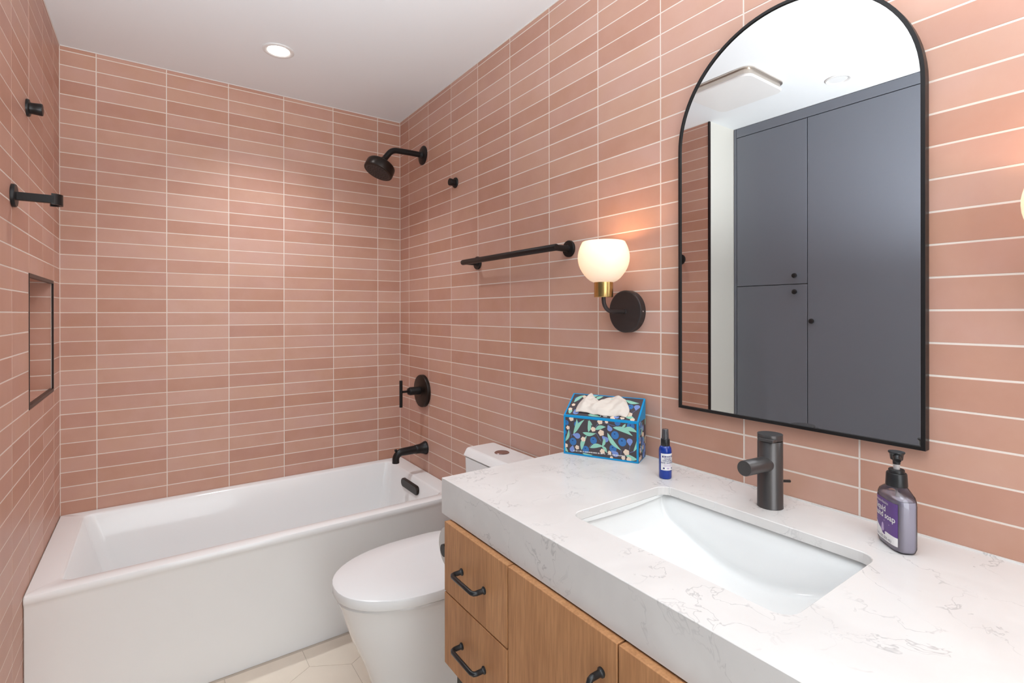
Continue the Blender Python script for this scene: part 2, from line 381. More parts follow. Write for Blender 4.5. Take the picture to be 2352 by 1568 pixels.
def lay_tiles(wall, specs, hidden=None):
    """specs: (centre, frame name, width, height); the 300 that show largest are objects, the rest one stuff part"""
    arr = []
    for c, fr, a, b in specs:
        s = screen_area(c, FR[fr], a, b)
        if hidden and hidden(c): s *= 0.0
        arr.append((s, c, fr, a, b))
    arr.sort(key=lambda t: -t[0])
    rest = MB(); tints = []
    for i, (s, c, fr, a, b) in enumerate(arr):
        tilt = Matrix.Rotation(random.uniform(-.0022, .0022), 3, 'X') @ Matrix.Rotation(random.uniform(-.0010, .0010), 3, 'Y')
        m = FR[fr] @ tilt
        cc = Vector(c) + m @ Vector((0, 0, random.uniform(-.0003, .0001)))
        if i < 300 and s > 40:
            o = bpy.data.objects.new('tile', tile_mesh(a, b)); COL.objects.link(o)
            o.matrix_local = Matrix.Translation(cc) @ m.to_4x4(); o.parent = wall
        else:
            me = tile_mesh(a, b); n0 = len(rest.f)
            rest.add([cc + m @ v.co for v in me.vertices], [list(p.vertices) for p in me.polygons])
            tints += [random.random()]*(len(rest.f)-n0)
    if rest.f:
        o = obj('tile_field', rest, 'tile', wall, recalc=False); o['kind'] = 'stuff'
        at = o.data.attributes.new('tint', 'FLOAT', 'FACE')
        at.data.foreach_set('value', tints)
def cuts(lo, hi, marks):
    return [lo] + sorted(m for m in marks if lo+0.012 < m < hi-0.012) + [hi]
def field(fr, plane, us, zs, hole=None):
    out = []
    for i in range(len(us)-1):
        for j in range(len(zs)-1):
            a, b = us[i+1]-us[i]-GAP, zs[j+1]-zs[j]-GAP
            u, z = (us[i]+us[i+1])/2, (zs[j]+zs[j+1])/2
            if hole and hole(u, z): continue
            if a < 0.006 or b < 0.004: continue
            c = {'back': (u, plane, z), 'right': (plane, u, z), 'left': (plane, u, z), 'front': (u, plane, z)}[fr]
            out.append((c, fr, a, b))
    return out
rows = [Z0K + PZ*k for k in range(-21, 19)]
lay_tiles(wb_o, field('back', 0.0, cuts(XL, 0, [-0.0625*(2.2215+4.1009*j) for j in range(6)]), cuts(0.46, ZC, rows)))
lay_tiles(wr_o, field('right', 0.0, cuts(YF, 0, [-0.0625*(2.0698+4.1009*j) for j in range(14)]), cuts(0.0, ZC, rows)),
          hidden=lambda c: (c[1] < -1.66 and c[2] < 0.90) or (-2.54 < c[1] < -2.02 and 1.10 < c[2] < 1.95) or (c[1] > -0.75 and c[2] < 0.46))
lcols = [-0.150 - 0.248*j for j in range(4)]
lt = field('left', XL, cuts(YT, 0, lcols + [NY0, NY1]), cuts(0.0, ZC, rows), hole=lambda u, z: NY0 < u < NY1 and NZ0 < z < NZ1)
# inside the niche
xb = XL-ND
nrows = cuts(NZ0+TH, NZ1-TH, rows)
lt += field('left', xb, cuts(NY0+TH, NY1-TH, [-0.398]), nrows)
for j in range(len(nrows)-1):
    b = nrows[j+1]-nrows[j]-GAP; z = (nrows[j]+nrows[j+1])/2
    lt.append((((XL+xb)/2-0.002, NY1-0.0005, z), 'back', ND-0.010, b))
    lt.append((((XL+xb)/2-0.002, NY0+0.0005, z), 'front', ND-0.010, b))
for y0, y1 in ((NY0+TH, -0.398), (-0.398, NY1-TH)):
    lt.append((((XL+xb)/2-0.002, (y0+y1)/2, NZ0+0.0045), 'up', ND-0.010, y1-y0-GAP))
    lt.append((((XL+xb)/2-0.002, (y0+y1)/2, NZ1-0.0045), 'down', ND-0.010, y1-y0-GAP))
lay_tiles(wl_o, lt, hidden=lambda c: c[1] > -0.75 and c[2] < 0.46)
# dark metal profile around the niche and at the end of the tiling
TR = 0.010
for y0, y1, z0, z1 in ((NY0-0.002, NY1+0.002, NZ1-TR, NZ1+0.002), (NY0-0.002, NY1+0.002, NZ0-0.002, NZ0+TR), (NY0-0.002, NY0+0.004, NZ0+TR, NZ1-TR), (NY1-0.003, NY1+0.002, NZ0+TR, NZ1-TR)):
    p = obj('niche_trim', MB().box(XL-(0.012 if z1-z0 < 0.05 else 0.0045), XL+0.0015, y0, y1, z0, z1), 'trimb', wl_o); p['label'] = 'dark metal edge of the niche'
p = obj('edge_trim', MB().box(XL-0.012, XL+0.0015, YT-0.007, YT+0.003, 0, ZC-0.001), 'trimb', wl_o); p['label'] = 'black metal edge of the tiling'
# caulk where tiles meet the ceiling and in the corners
t1 = MB(); t1.box(XL, 0, -0.003, 0.001, ZC-0.003, ZC-0.0001); t1.box(-0.003, 0.001, YF, 0, ZC-0.003, ZC-0.0001); t1.box(XL-0.001, XL+0.003, YT, 0, ZC-0.003, ZC-0.0001)
struct('trim_1', t1, 'caulk', 'white caulk line under the ceiling')
t2 = MB(); t2.box(XL-0.001, XL+0.0022, -0.0022, 0.001, 0.472, ZC-0.003); t2.box(-0.0022, 0.001, -0.0022, 0.001, 0.472, ZC-0.003)
struct('trim_2', t2, 'grout', 'pale grout in the wall corners')

# floor of big hexagons
def clip(poly, ax, lim, keep_less):
    out = []
    for i in range(len(poly)):
        a, b = poly[i], poly[(i+1) % len(poly)]
        ia, ib = ((a[ax] <= lim) == keep_less), ((b[ax] <= lim) == keep_less)
        if ia: out.append(a)
        if ia != ib:
            t = (lim-a[ax])/(b[ax]-a[ax]); out.append((a[0]+t*(b[0]-a[0]), a[1]+t*(b[1]-a[1])))
    return out
HS = 0.156; HW = math.sqrt(3)*HS
for iy in range(-1, 14):
    for ix in range(-6, 4):
        cx = -0.601 + HW*(ix + (0.5 if iy % 2 else 0)); cy = -0.80 - 1.5*HS*iy
        poly = [(cx + (HS-0.0012)*math.cos(PI/6+PI/3*k), cy + (HS-0.0012)*math.sin(PI/6+PI/3*k)) for k in range(6)]
        for ax, lim, kl in ((0, -0.004, True), (0, -1.795, False), (1, -0.769, True), (1, YF+0.004, False)):
            if poly: poly = clip(poly, ax, lim, kl)
        if len(poly) < 3: continue
        if min(p[0] for p in poly) < XL and max(p[1] for p in poly) > YT-0.01: 
            poly = clip(poly, 0, XL+0.002, False) if sum(p[1] for p in poly)/len(poly) > YT else clip(poly, 1, YT-0.008, True)
            if len(poly) < 3: continue
        mb = MB(); c0 = Vector((sum(p[0] for p in poly)/len(poly), sum(p[1] for p in poly)/len(poly), 0))
        ins = [(c0.x+(p[0]-c0.x)*0.994, c0.y+(p[1]-c0.y)*0.994) for p in poly]
        mb.rings([[(p[0], p[1], -0.005) for p in poly], [(p[0], p[1], -0.0006) for p in poly], [(p[0], p[1], 0) for p in ins]], False, True, False)
        obj('floor_tile', mb, 'floor', fl_o)

# ------------------------------------------------------------------ bathtub
T = thing('bathtub', 'white alcove bathtub with straight apron under pink tiled walls', 'bathtub', (-0.77, -0.38, 0))
TX0, TX1, TY0, TY1, TZ = XL+0.0006, -0.0006, -0.766, -0.0006, 0.472
b = MB()
n = 8
R = lambda x0, x1, y0, y1, r, z: rrect(x0, x1, y0, y1, r, z, n)
rs = [R(TX0, TX1, TY0+0.012, TY1, .004, 0.0), R(TX0, TX1, TY0+0.010, TY1, .004, 0.43), R(TX0, TX1, TY0+0.004, TY1, .004, 0.444),
      R(TX0, TX1, TY0, TY1, .004, 0.450), R(TX0, TX1, TY0, TY1, .004, 0.462), R(TX0+.001, TX1-.001, TY0+.003, TY1-.001, .006, 0.469), R(TX0+.003, TX1-.003, TY0+.010, TY1-.003, .008, TZ),
      R(-1.466, -0.080, -0.712, -0.046, .040, TZ), R(-1.462, -0.084, -0.708, -0.050, .038, TZ-.002), R(-1.457, -0.089, -0.703, -0.055, .036, TZ-.009),
      R(-1.415, -0.110, -0.690, -0.072, .050, 0.30), R(-1.375, -0.130, -0.678, -0.088, .065, 0.17), R(-1.35, -0.145, -0.665, -0.105, .075, 0.12), R(-1.31, -0.18, -0.63, -0.14, .08, 0.095), R(-1.2, -0.3, -0.55, -0.22, .08, 0.088)]
b.rings(rs, True, True, True)
obj('tub_shell', b, 'tub', T)
# long overflow cover on the end below the spout
def pill(y0, y1, z0, z1, k=10):
    r = (z1-z0)/2; zc = (z0+z1)/2
    return [(y1-r + r*math.cos(a), zc + r*math.sin(a)) for a in [-PI/2 + PI*i/k for i in range(k+1)]] + [(y0+r + r*math.cos(a), zc + r*math.sin(a)) for a in [PI/2 + PI*i/k for i in range(k+1)]]
ov = MB()
def pillring(x, d): return [(x, u, v) for u, v in pill(-0.470+d, -0.262-d, 0.390+d, 0.436-d)]
ov.rings([pillring(-0.088, 0), pillring(-0.105, 0), pillring(-0.1075, 0.001), pillring(-0.109, 0.004)], True, True, True)
p = obj('overflow_cover', ov, 'black2', T); p['label'] = 'long black overflow cover'
p = obj('drain', MB().lathe([(0.035, 0), (0.035, 0.004), (0.030, 0.006)], (-0.32, -0.38, 0.088)), 'black', T)

# ------------------------------------------------------------------ shower fittings
S = thing('wall_shower', 'black shower head on an angled arm above the bathtub', 'shower head', (0, -0.322, 2.205))
obj('flange', MB().lathe([(0.052, 0.0), (0.052, 0.004), (0.046, 0.008), (0.022, 0.012), (0.016, 0.022), (0.0125, 0.026)], (-0.0002, -0.322, 2.205), (-1, 0, 0), 40), 'black', S)
path = [(-0.01, -0.322, 2.206), (-0.08, -0.322, 2.206), (-0.150, -0.322, 2.204)] + [Vector((-0.150, -0.322, 2.144)) + Vector((-0.060*math.sin(a), 0, 0.060*math.cos(a))) for a in [math.radians(d) for d in (8, 16, 24, 32, 40, 48, 54)]] + [(-0.223, -0.322, 2.147)]
obj('arm', MB().tube(path, 0.0152, 20), 'black', S)
hd = Vector((-0.42, -0.06, -0.88)).normalized(); hc = Vector((-0.222, -0.322, 2.150))
h = obj('head', MB().lathe([(0.014, 0), (0.018, 0.004), (0.018, 0.012), (0.014, 0.016), (0.022, 0.020), (0.023, 0.028), (0.034, 0.032), (0.068, 0.036), (0.074, 0.042), (0.076, 0.050), (0.0765, 0.084), (0.0745, 0.088), (0.068, 0.0885)], hc, hd, 48), 'black2', S)
nz = MB()
e1 = hd.cross(Vector((0, 1, 0))).normalized(); e2 = hd.cross(e1)
nz.lathe([(0.065, 0), (0.064, 0.0012)], hc + hd*0.0885, hd, 40)
for rr, cnt in ((0.012, 6), (0.027, 12), (0.042, 18), (0.053, 22)):
    for i in range(cnt):
        a = 2*PI*i/cnt; nz.lathe([(0.0022, 0), (0.0014, 0.0025)], hc + hd*0.0895 + rr*(math.cos(a)*e1+math.sin(a)*e2), hd, 6)
obj('spray_face', nz, 'satin', h)

V = thing('shower_valve', 'round black shower valve with a thin lever handle above the tub spout', 'valve', (0, -0.322, 0.908))
obj('trim_plate', MB().lathe([(0.089, 0), (0.089, 0.015), (0.087, 0.0185), (0.083, 0.020), (0.04, 0.0225), (0.028, 0.025)], (-0.0002, -0.322, 0.908), (-1, 0, 0), 56), 'black2', V)
hv = obj('handle', MB().lathe([(0.022, 0.016), (0.022, 0.080), (0.020, 0.086), (0.017, 0.0865), (0.017, 0.092), (0.010, 0.094), (0.0065, 0.096), (0.0065, 0.126)], (0, -0.322, 0.912), (-1, 0, 0), 32), 'black', V)
obj('lever', MB().tube([(-0.132, -0.322, 0.830), (-0.132, -0.322, 0.831), (-0.132, -0.322, 0.973), (-0.132, -0.322, 0.974)], [0.0075, 0.0085, 0.0085, 0.0075], 16), 'black', hv)

P = thing('tub_spout', 'black bathtub spout with flared base and diverter knob', 'spout', (0, -0.350, 0.602))
obj('flange', MB().lathe([(0.036, 0), (0.036, 0.006), (0.034, 0.010), (0.029, 0.022), (0.0255, 0.036), (0.0245, 0.050), (0.024, 0.062), (0.0222, 0.064)], (-0.0002, -0.350, 0.600), (-1, 0, 0), 36), 'black', P)
path = [(-0.05, -0.350, 0.600), (-0.10, -0.350, 0.599), (-0.138, -0.350, 0.598)] + [Vector((-0.138, -0.350, 0.562)) + Vector((-0.036*math.sin(a), 0, 0.036*math.cos(a))) for a in [math.radians(d) for d in (12, 26, 40, 54, 68, 80)]] + [(-0.1735, -0.350, 0.545)]
obj('spout_tube', MB().tube(path, [0.0225, 0.0215, 0.0205, 0.020, 0.0195, 0.019, 0.0185, 0.018, 0.018, 0.0185], 22), 'black', P)
obj('diverter_knob', MB().lathe([(0.003, 0), (0.003, 0.014), (0.006, 0.016), (0.007, 0.018), (0.007, 0.026), (0.006, 0.027)], (-0.170, -0.350, 0.590), (-0.15, 0, 1), 16), 'black', P)

def hook(name, x, sx, y, z, label, k=1.0):
    H = thing(name, label, 'hook', (x, y, z), 'round black wall hooks facing each other')
    obj('rose', MB().lathe([(0.0275*k, 0), (0.0275*k, 0.004), (0.0255*k, 0.007), (0.018*k, 0.008)], (x, y, z), (sx, 0, 0), 32), 'black', H)
    obj('peg', MB().lathe([(0.0185*k, 0.006), (0.0175*k, 0.012), (0.018*k, 0.020), (0.0192*k, 0.034*k), (0.018*k, 0.0375*k), (0.014*k, 0.0385*k)], (x, y, z), (sx, 0, 0), 32), 'black', H)
hook('robe_hook', -0.0002, -1, -0.690, 1.977, 'small round black wall hook right of the shower head', 0.93)
hook('robe_hook', XL+0.0002, 1, -0.682, 1.990, 'round black peg hook high on the left tiled wall', 1.0)

H = thing('towel_hook', 'flat black towel hook with upturned end beside the shower niche', 'hook', (XL, -0.890, 1.672))
obj('rose', MB().lathe([(0.033, 0), (0.033, 0.006), (0.031, 0.009), (0.012, 0.010)], (XL+0.0002, -0.890, 1.672), (1, 0, 0), 40), 'black', H)
hk = MB()
hk.box(XL+0.008, XL+0.090, -0.8990, -0.8835, 1.6595, 1.6825, 0.0015)
obj('bar', hk, 'black', H)
ar = MB(); cc_ = (XL+0.084, -0.875, 0)
ang = [-PI/2 + PI*1.12*q/18 for q in range(19)]
ar.rings([[Vector((cc_[0]+r_*math.cos(a), cc_[1]+r_*math.sin(a), z)) for r_, z in ((0.024, 1.656), (0.024, 1.688), (0.016, 1.688), (0.016, 1.656))] for a in ang], True, True, False)
obj('curl', ar, 'black', H)

B = thing('towel_bar', 'long black towel bar with round wall roses on the pink tiles', 'towel bar', (0, -1.21, 1.566))
for y in (-0.900, -1.525):
    obj('bracket', MB().lathe([(0.030, 0), (0.030, 0.006), (0.0285, 0.0085), (0.013, 0.0095), (0.0115, 0.013), (0.0112, 0.062)], (-0.0002, y, 1.565), (-1, 0, 0), 32), 'black', B)
obj('bar', MB().tube([(-0.070, -1.5368, 1.565), (-0.070, -1.5362, 1.565), (-0.070, -1.533, 1.565), (-0.070, -1.2, 1.565), (-0.070, -0.884, 1.565), (-0.070, -0.880, 1.565), (-0.070, -0.879, 1.565)], [0.008, 0.0112, 0.0122, 0.0122, 0.0122, 0.0112, 0.008], 24), 'black', B)

# ------------------------------------------------------------------ toilet
YW = -1.225
W = thing('toilet', 'white skirted toilet with closed lid between bathtub and vanity', 'toilet', (-0.35, YW, 0))
def egg(xf, xb_, hb, z, sq=3.0, n=48, yc=YW):
    """ring: round nose towards -x, squarer back towards the wall"""
    out = []; xm = xf + (xb_-xf)*0.56
    for i in range(n):
        a = 2*PI*i/n; c, s = math.cos(a), math.sin(a)
        if c > 0: e = 2.15; L_ = xm-xf
        else: e = sq; L_ = xb_-xm
        x = xm - math.copysign(abs(c)**(2/e), c)*L_
        y = yc + math.copysign(abs(s)**(2/e), s)*hb
        out.append(Vector((x, y, z)))
    return out
bw = MB()
bw.rings([egg(-.606, -.02, .136, 0.0, 5), egg(-.608, -.02, .137, .03, 5), egg(-.622, -.02, .145, .10, 5), egg(-.650, -.02, .160, .18, 5), egg(-.684, -.02, .177, .26, 4.5), egg(-.708, -.02, .189, .33, 4.5), egg(-.723, -.02, .1965, .378, 4.5), egg(-.729, -.02, .199, .392, 4.5), egg(-.732, -.02, .201, .401, 4.5), egg(-.729, -.02, .199, .4065, 4.5), egg(-.718, -.03, .190, .4085, 4.5)], True, True, True)
obj('bowl', bw, 'ceramic', W)
st = MB(); st.rings([egg(-.708, -.20, .180, .4085, 4), egg(-.716, -.20, .187, .4105, 4), egg(-.716, -.20, .187, .4150, 4), egg(-.712, -.20, .184, .4165, 4)], True, True, True)
obj('seat', st, 'seat', W)
ld = MB(); ld.rings([egg(-.735, -.19, .203, .4170, 4), egg(-.740, -.19, .207, .4185, 4), egg(-.742, -.19, .2082, .422, 4), egg(-.743, -.19, .2085, .446, 4), egg(-.7415, -.19, .2072, .4495, 4), egg(-.737, -.192, .2035, .4515, 4), egg(-.60, -.25, .13, .4535, 4)], True, True, True)
obj('lid', ld, 'seat', W)
tk = MB(); tk.rings([rrect(-.150, -.012, YW-.168, YW+.168, .03, .40, 6), rrect(-.162, -.012, YW-.175, YW+.175, .03, .55, 6), rrect(-.166, -.012, YW-.178, YW+.178, .028, .742, 6), rrect(-.158, -.014, YW-.170, YW+.170, .026, .744, 6)], True, True, True)
obj('tank', tk, 'ceramic', W)
tl = MB(); tl.rings([rrect(-.158, -.013, YW-.170, YW+.170, .026, .7445, 6), rrect(-.168, -.011, YW-.180, YW+.180, .020, .7475, 6), rrect(-.169, -.010, YW-.181, YW+.181, .020, .750, 6), rrect(-.155, -.012, YW-.179, YW+.179, .016, .772, 6), rrect(-.149, -.014, YW-.177, YW+.177, .013, .7755, 6), rrect(-.142, -.018, YW-.172, YW+.172, .010, .777, 6)], True, True, True)
tlo = obj('tank_lid', tl, 'ceramic', W)
p = obj('flush_button', MB().lathe([(0.030, 0), (0.030, 0.002), (0.028, 0.0035), (0.024, 0.003), (0.023, 0.0022)], (-0.079, -1.208, 0.7765), (0, 0, 1), 36), 'chrome', tlo); p['label'] = 'round smoky metal flush button'

# ------------------------------------------------------------------ vanity
VY0, VY1 = -2.905, -1.732
V2 = thing('vanity_cabinet', 'oak vanity cabinet with drawers and doors on black legs', 'vanity', (-0.30, -2.32, 0))
body = MB()
body.box(-0.592, -0.012, VY1-0.022, VY1-0.004, 0.452, 0.802); body.box(-0.592, -0.012, VY0+0.006, VY0+0.024, 0.452, 0.802)
body.box(-0.592, -0.012, VY0+0.024, VY1-0.022, 0.452, 0.470); body.box(-0.022, -0.012, VY0+0.024, VY1-0.022, 0.470, 0.802)
body.box(-0.592, -0.575, VY0+0.024, VY1-0.022, 0.470, 0.802)
obj('carcass', body, 'oak', V2)
FX0, FX1 = -0.6125, -0.5935
def front(name, y0, y1, z0, z1):
    return obj(name, MB().box(FX0, FX1, y0, y1, z0, z1, 0.0012), 'oak', V2)
def pull(par, a, b_):
    a, b_ = Vector(a), Vector(b_); d = (b_-a).normalized(); o = Vector((-1, 0, 0)); mb = MB()
    for q in (a, b_):
        mb.lathe([(0.0085, 0), (0.0085, 0.002), (0.0068, 0.0035), (0.0058, 0.006), (0.0058, 0.020)], q, o, 20)
    H_ = 0.029
    pts = [a + o*0.016, a + o*(H_-0.008), a + o*(H_-0.003) + d*0.002, a + o*H_ + d*0.008, b_ + o*H_ - d*0.008, b_ + o*(H_-0.003) - d*0.002, b_ + o*(H_-0.008), b_ + o*0.016]
    mb.tube(pts, [0.0056, 0.0056, 0.0056, 0.0052, 0.0052, 0.0056, 0.0056, 0.0056], 14)
    return obj('handle', mb, 'satin', par)
ys = [VY1, -2.0145, -2.3225, -2.6305, VY0]
G = 0.0019
for y1, y0, kind in ((ys[0], ys[1], 'd'), (ys[1], ys[2], 'l'), (ys[2], ys[3], 'r'), (ys[3], ys[4], 'd')):
    if kind == 'd':
        for z0, z1 in ((0.6305+G, 0.807), (0.449, 0.6305-G)):
            f = front('drawer', y0+G, y1-G, z0, z1); m_ = (y0+y1)/2; zz = z1-0.0925
            pull(f, (FX0, m_+0.051, zz), (FX0, m_-0.049, zz))
    else:
        f = front('door', y0+G, y1-G, 0.449, 0.807); yy = y0+0.036 if kind == 'l' else y1-0.036
        pull(f, (FX0, yy, 0.742), (FX0, yy, 0.642))
for lx0, lx1 in ((-0.585, -0.550), (-0.060, -0.025)):
    for ly0, ly1 in ((VY1-0.052, VY1-0.017), (VY0+0.017, VY0+0.052)):
        obj('leg', MB().box(lx0, lx1, ly0, ly1, 0.0, 0.452, 0.001), 'black', V2)
rl = MB(); 
for x0, x1, y0, y1 in ((-0.585, -0.550, VY0+0.052, VY1-0.052), (-0.060, -0.025, VY0+0.052, VY1-0.052)): rl.box(x0, x1, y0, y1, 0.422, 0.452)
obj('rail', rl, 'black', V2)

ZT = 0.904
CX0, CX1, CY0, CY1 = -0.5985, -0.0015, -2.965, -1.692
HX0, HX1, HY0, HY1 = -0.486, -0.172, -2.528, -2.068
K = thing('countertop', 'white veined quartz countertop with a thick front edge', 'countertop', (-0.30, -2.32, 0.81))
c = MB()
def orect(x0, x1, y0, y1, z, n=6):
    # square outline with the same point count as rrect
    return rrect(x0, x1, y0, y1, 0.0012, z, n)
c.rings([orect(CX0, CX1, CY0, CY1, ZT-0.020), orect(CX0, CX1, CY0, CY1, ZT-0.0008), orect(CX0+.0008, CX1-.0008, CY0+.0008, CY1-.0008, ZT),
         rrect(HX0-.0012, HX1+.0012, HY0-.0012, HY1+.0012, .031, ZT), rrect(HX0, HX1, HY0, HY1, .030, ZT-.0012), rrect(HX0, HX1, HY0, HY1, .030, ZT-0.020), orect(CX0, CX1, CY0, CY1, ZT-0.020)], False, False, False)
obj('slab', c, 'quartz', K)
obj('front_apron', MB().box(CX0, CX0+0.020, CY0, CY1, 0.8115, ZT-0.020), 'quartz', K)
obj('side_apron', MB().box(CX0+0.020, CX1, CY1-0.020, CY1, 0.8115, ZT-0.020), 'quartz', K)
obj('caulk_line', MB().box(-0.0048, -0.0006, CY0, CY1, ZT-0.001, ZT+0.0025), 'quartz', K)

# undermount basin: floor dips in an arc from both ends to the middle
SK = thing('sink', 'white rectangular undermount sink set in the quartz countertop', 'sink', (-0.33, -2.30, 0.70))
sb = MB(); cols = []
NY = 40
bx0, bx1, by0, by1 = HX0-0.006, HX1+0.006, HY0-0.006, HY1+0.006
for i in range(NY+1):
    t = 0.5-0.5*math.cos(PI*i/NY); y = by1 + (by0-by1)*t; sN = abs(2*t-1)
    q_ = 1-sN
    dep = 0.006 + 0.048*math.sqrt(max(0.0, 1-(1-min(1, q_/0.13))**2)) + 0.070*math.sin(PI/2*q_)**1.15
    zf = ZT-0.020-dep; r = min(0.016, dep*0.6)
    ring = [Vector((bx0, y, ZT-0.0205)), Vector((bx0+0.004, y, zf+r+0.002))]
    for a in range(1, 6): ring.append(Vector((bx0+0.004 + r*(1-math.cos(a*PI/10)), y, zf + r*(1-math.sin(a*PI/10)))))
    for k in range(1, 8): ring.append(Vector((bx0+0.004+r + (bx1-bx0-0.012-2*r)*k/8, y, zf - 0.006*math.sin(PI*k/8))))
    for a in range(5, 0, -1): ring.append(Vector((bx1-0.008 - r*(1-math.cos(a*PI/10)), y, zf + r*(1-math.sin(a*PI/10)))))
    ring += [Vector((bx1-0.008, y, zf+r+0.002)), Vector((bx1, y, ZT-0.0205))]
    cols.append(ring)
sb.rings(cols, False, False, True, closed=False)
for ring in (cols[0], cols[-1]): sb.add(ring, [tuple(range(len(ring)))], False)
so = obj('basin', sb, 'basin', SK, recalc=False)
for f in so.data.polygons: pass
so.modifiers.new('shell', 'SOLIDIFY').thickness = 0.006
so.modifiers['shell'].offset = 1.0
obj('drain', MB().lathe([(0.031, 0), (0.031, 0.003), (0.026, 0.005), (0.020, 0.005)], (-0.33, -2.298, 0.7545), (0, 0, 1), 32), 'gun', SK)

# faucet
FX, FY = -0.093, -2.295
F = thing('faucet', 'dark gunmetal cylindrical faucet with straight spout behind the sink', 'faucet', (FX, FY, ZT))
obj('body', MB().lathe([(0.0268, 0.0), (0.0268, 0.002), (0.0263, 0.003), (0.0258, 0.146), (0.0250, 0.147)], (FX, FY, ZT+0.0002), (0, 0, 1), 48), 'gun', F)
sp = MB(); d = Vector((-1, 0.0, 0.06)).normalized()
sp.lathe([(0.0185, 0.019), (0.0172, 0.024), (0.0165, 0.032), (0.0163, 0.104), (0.0155, 0.1055)], (FX, FY, 1.0005), d, 36)
obj('spout', sp, 'gun', F)
lev = MB()
lev.rings([[Vector((FX + (0.0258*math.cos(a) if math.cos(a) > 0 else (0.0262)*math.cos(a)), FY + 0.0258*math.sin(a), z)) for a in [2*PI*i/40 for i in range(40)]] for z in (ZT+0.1495, ZT+0.162)], True, True, True)
lv = obj('lever_cap', lev, 'gun', F)
tab = MB(); tab.box(FX-0.031, FX-0.004, FY-0.0225, FY+0.012, ZT+0.149, ZT+0.1555, 0.0012)
obj('lever_tab', tab, 'gun', lv)
pr_ = MB(); pr_.tube([(FX+0.022, FY, ZT+0.052), (FX+0.034, FY-0.004, ZT+0.0510), (FX+0.060, FY-0.014, ZT+0.048)], 0.0032, 10)
obj('pop_up_rod', pr_, 'satin', F)

# ------------------------------------------------------------------ toilet roll on the side of the vanity
TPX0, TPX1, TPY, TPZ = -0.556, -0.456, -1.648, 0.688
tp = thing('toilet_paper_roll', 'white toilet paper roll hung beside the oak vanity', 'toilet paper', (-0.506, TPY, TPZ))
rp = MB(); rp.lathe([(0.020, 0), (0.0555, 0), (0.057, 0.0015), (0.057, 0.0985), (0.0555, 0.1), (0.020, 0.1), (0.020, 0)], (TPX0, TPY, TPZ), (1, 0, 0), 40, cap0=False, cap1=False)
obj('paper', rp, 'paper', tp)
hp = thing('toilet_paper_holder', 'black toilet paper holder on the side of the oak vanity', 'paper holder', (-0.44, VY1-0.004, TPZ))
obj('rose', MB().lathe([(0.024, 0), (0.024, 0.005), (0.010, 0.007), (0.009, 0.088)], (-0.440, VY1-0.0042, TPZ), (0, 1, 0), 28), 'black', hp)
obj('bar', MB().tube([(-0.432, TPY, TPZ), (-0.45, TPY, TPZ), (-0.560, TPY, TPZ), (-0.5605, TPY, TPZ), (-0.572, TPY, TPZ)], [0.009, 0.009, 0.009, 0.0165, 0.0165], 24), 'black2', hp)

# ------------------------------------------------------------------ mirror
MY, MHW, MZ0, MZC = -2.277, 0.277, 1.072, 1.782
def arch(d, x, n=48):
    hw = MHW-d; pts = [Vector((x, MY+hw, MZ0+d)), Vector((x, MY+hw, MZ0+d+0.3))]
    pts += [Vector((x, MY + hw*math.cos(a), MZC + hw*math.sin(a))) for a in [PI*i/n for i in range(n+1)]]
    pts += [Vector((x, MY-hw, MZ0+d+0.3)), Vector((x, MY-hw, MZ0+d))]
    return pts
MR = thing('arched_mirror', 'tall arched wall mirror in a thin black frame above the sink', 'mirror', (0, MY, MZ0))
fm = MB(); fm.rings([arch(0.0075, -0.004), arch(0.0075, -0.0205), arch(0.007, -0.021), arch(0.0005, -0.021), arch(0, -0.0205), arch(0, -0.0005), arch(0.0075, -0.0005), arch(0.0075, -0.004)], False, False, False)
obj('frame', fm, 'black', MR)
gl = MB(); gl.rings([arch(0.0078, -0.004), arch(0.0078, -0.0175)], True, True, False)
obj('mirror_glass', gl, 'mirror', MR)

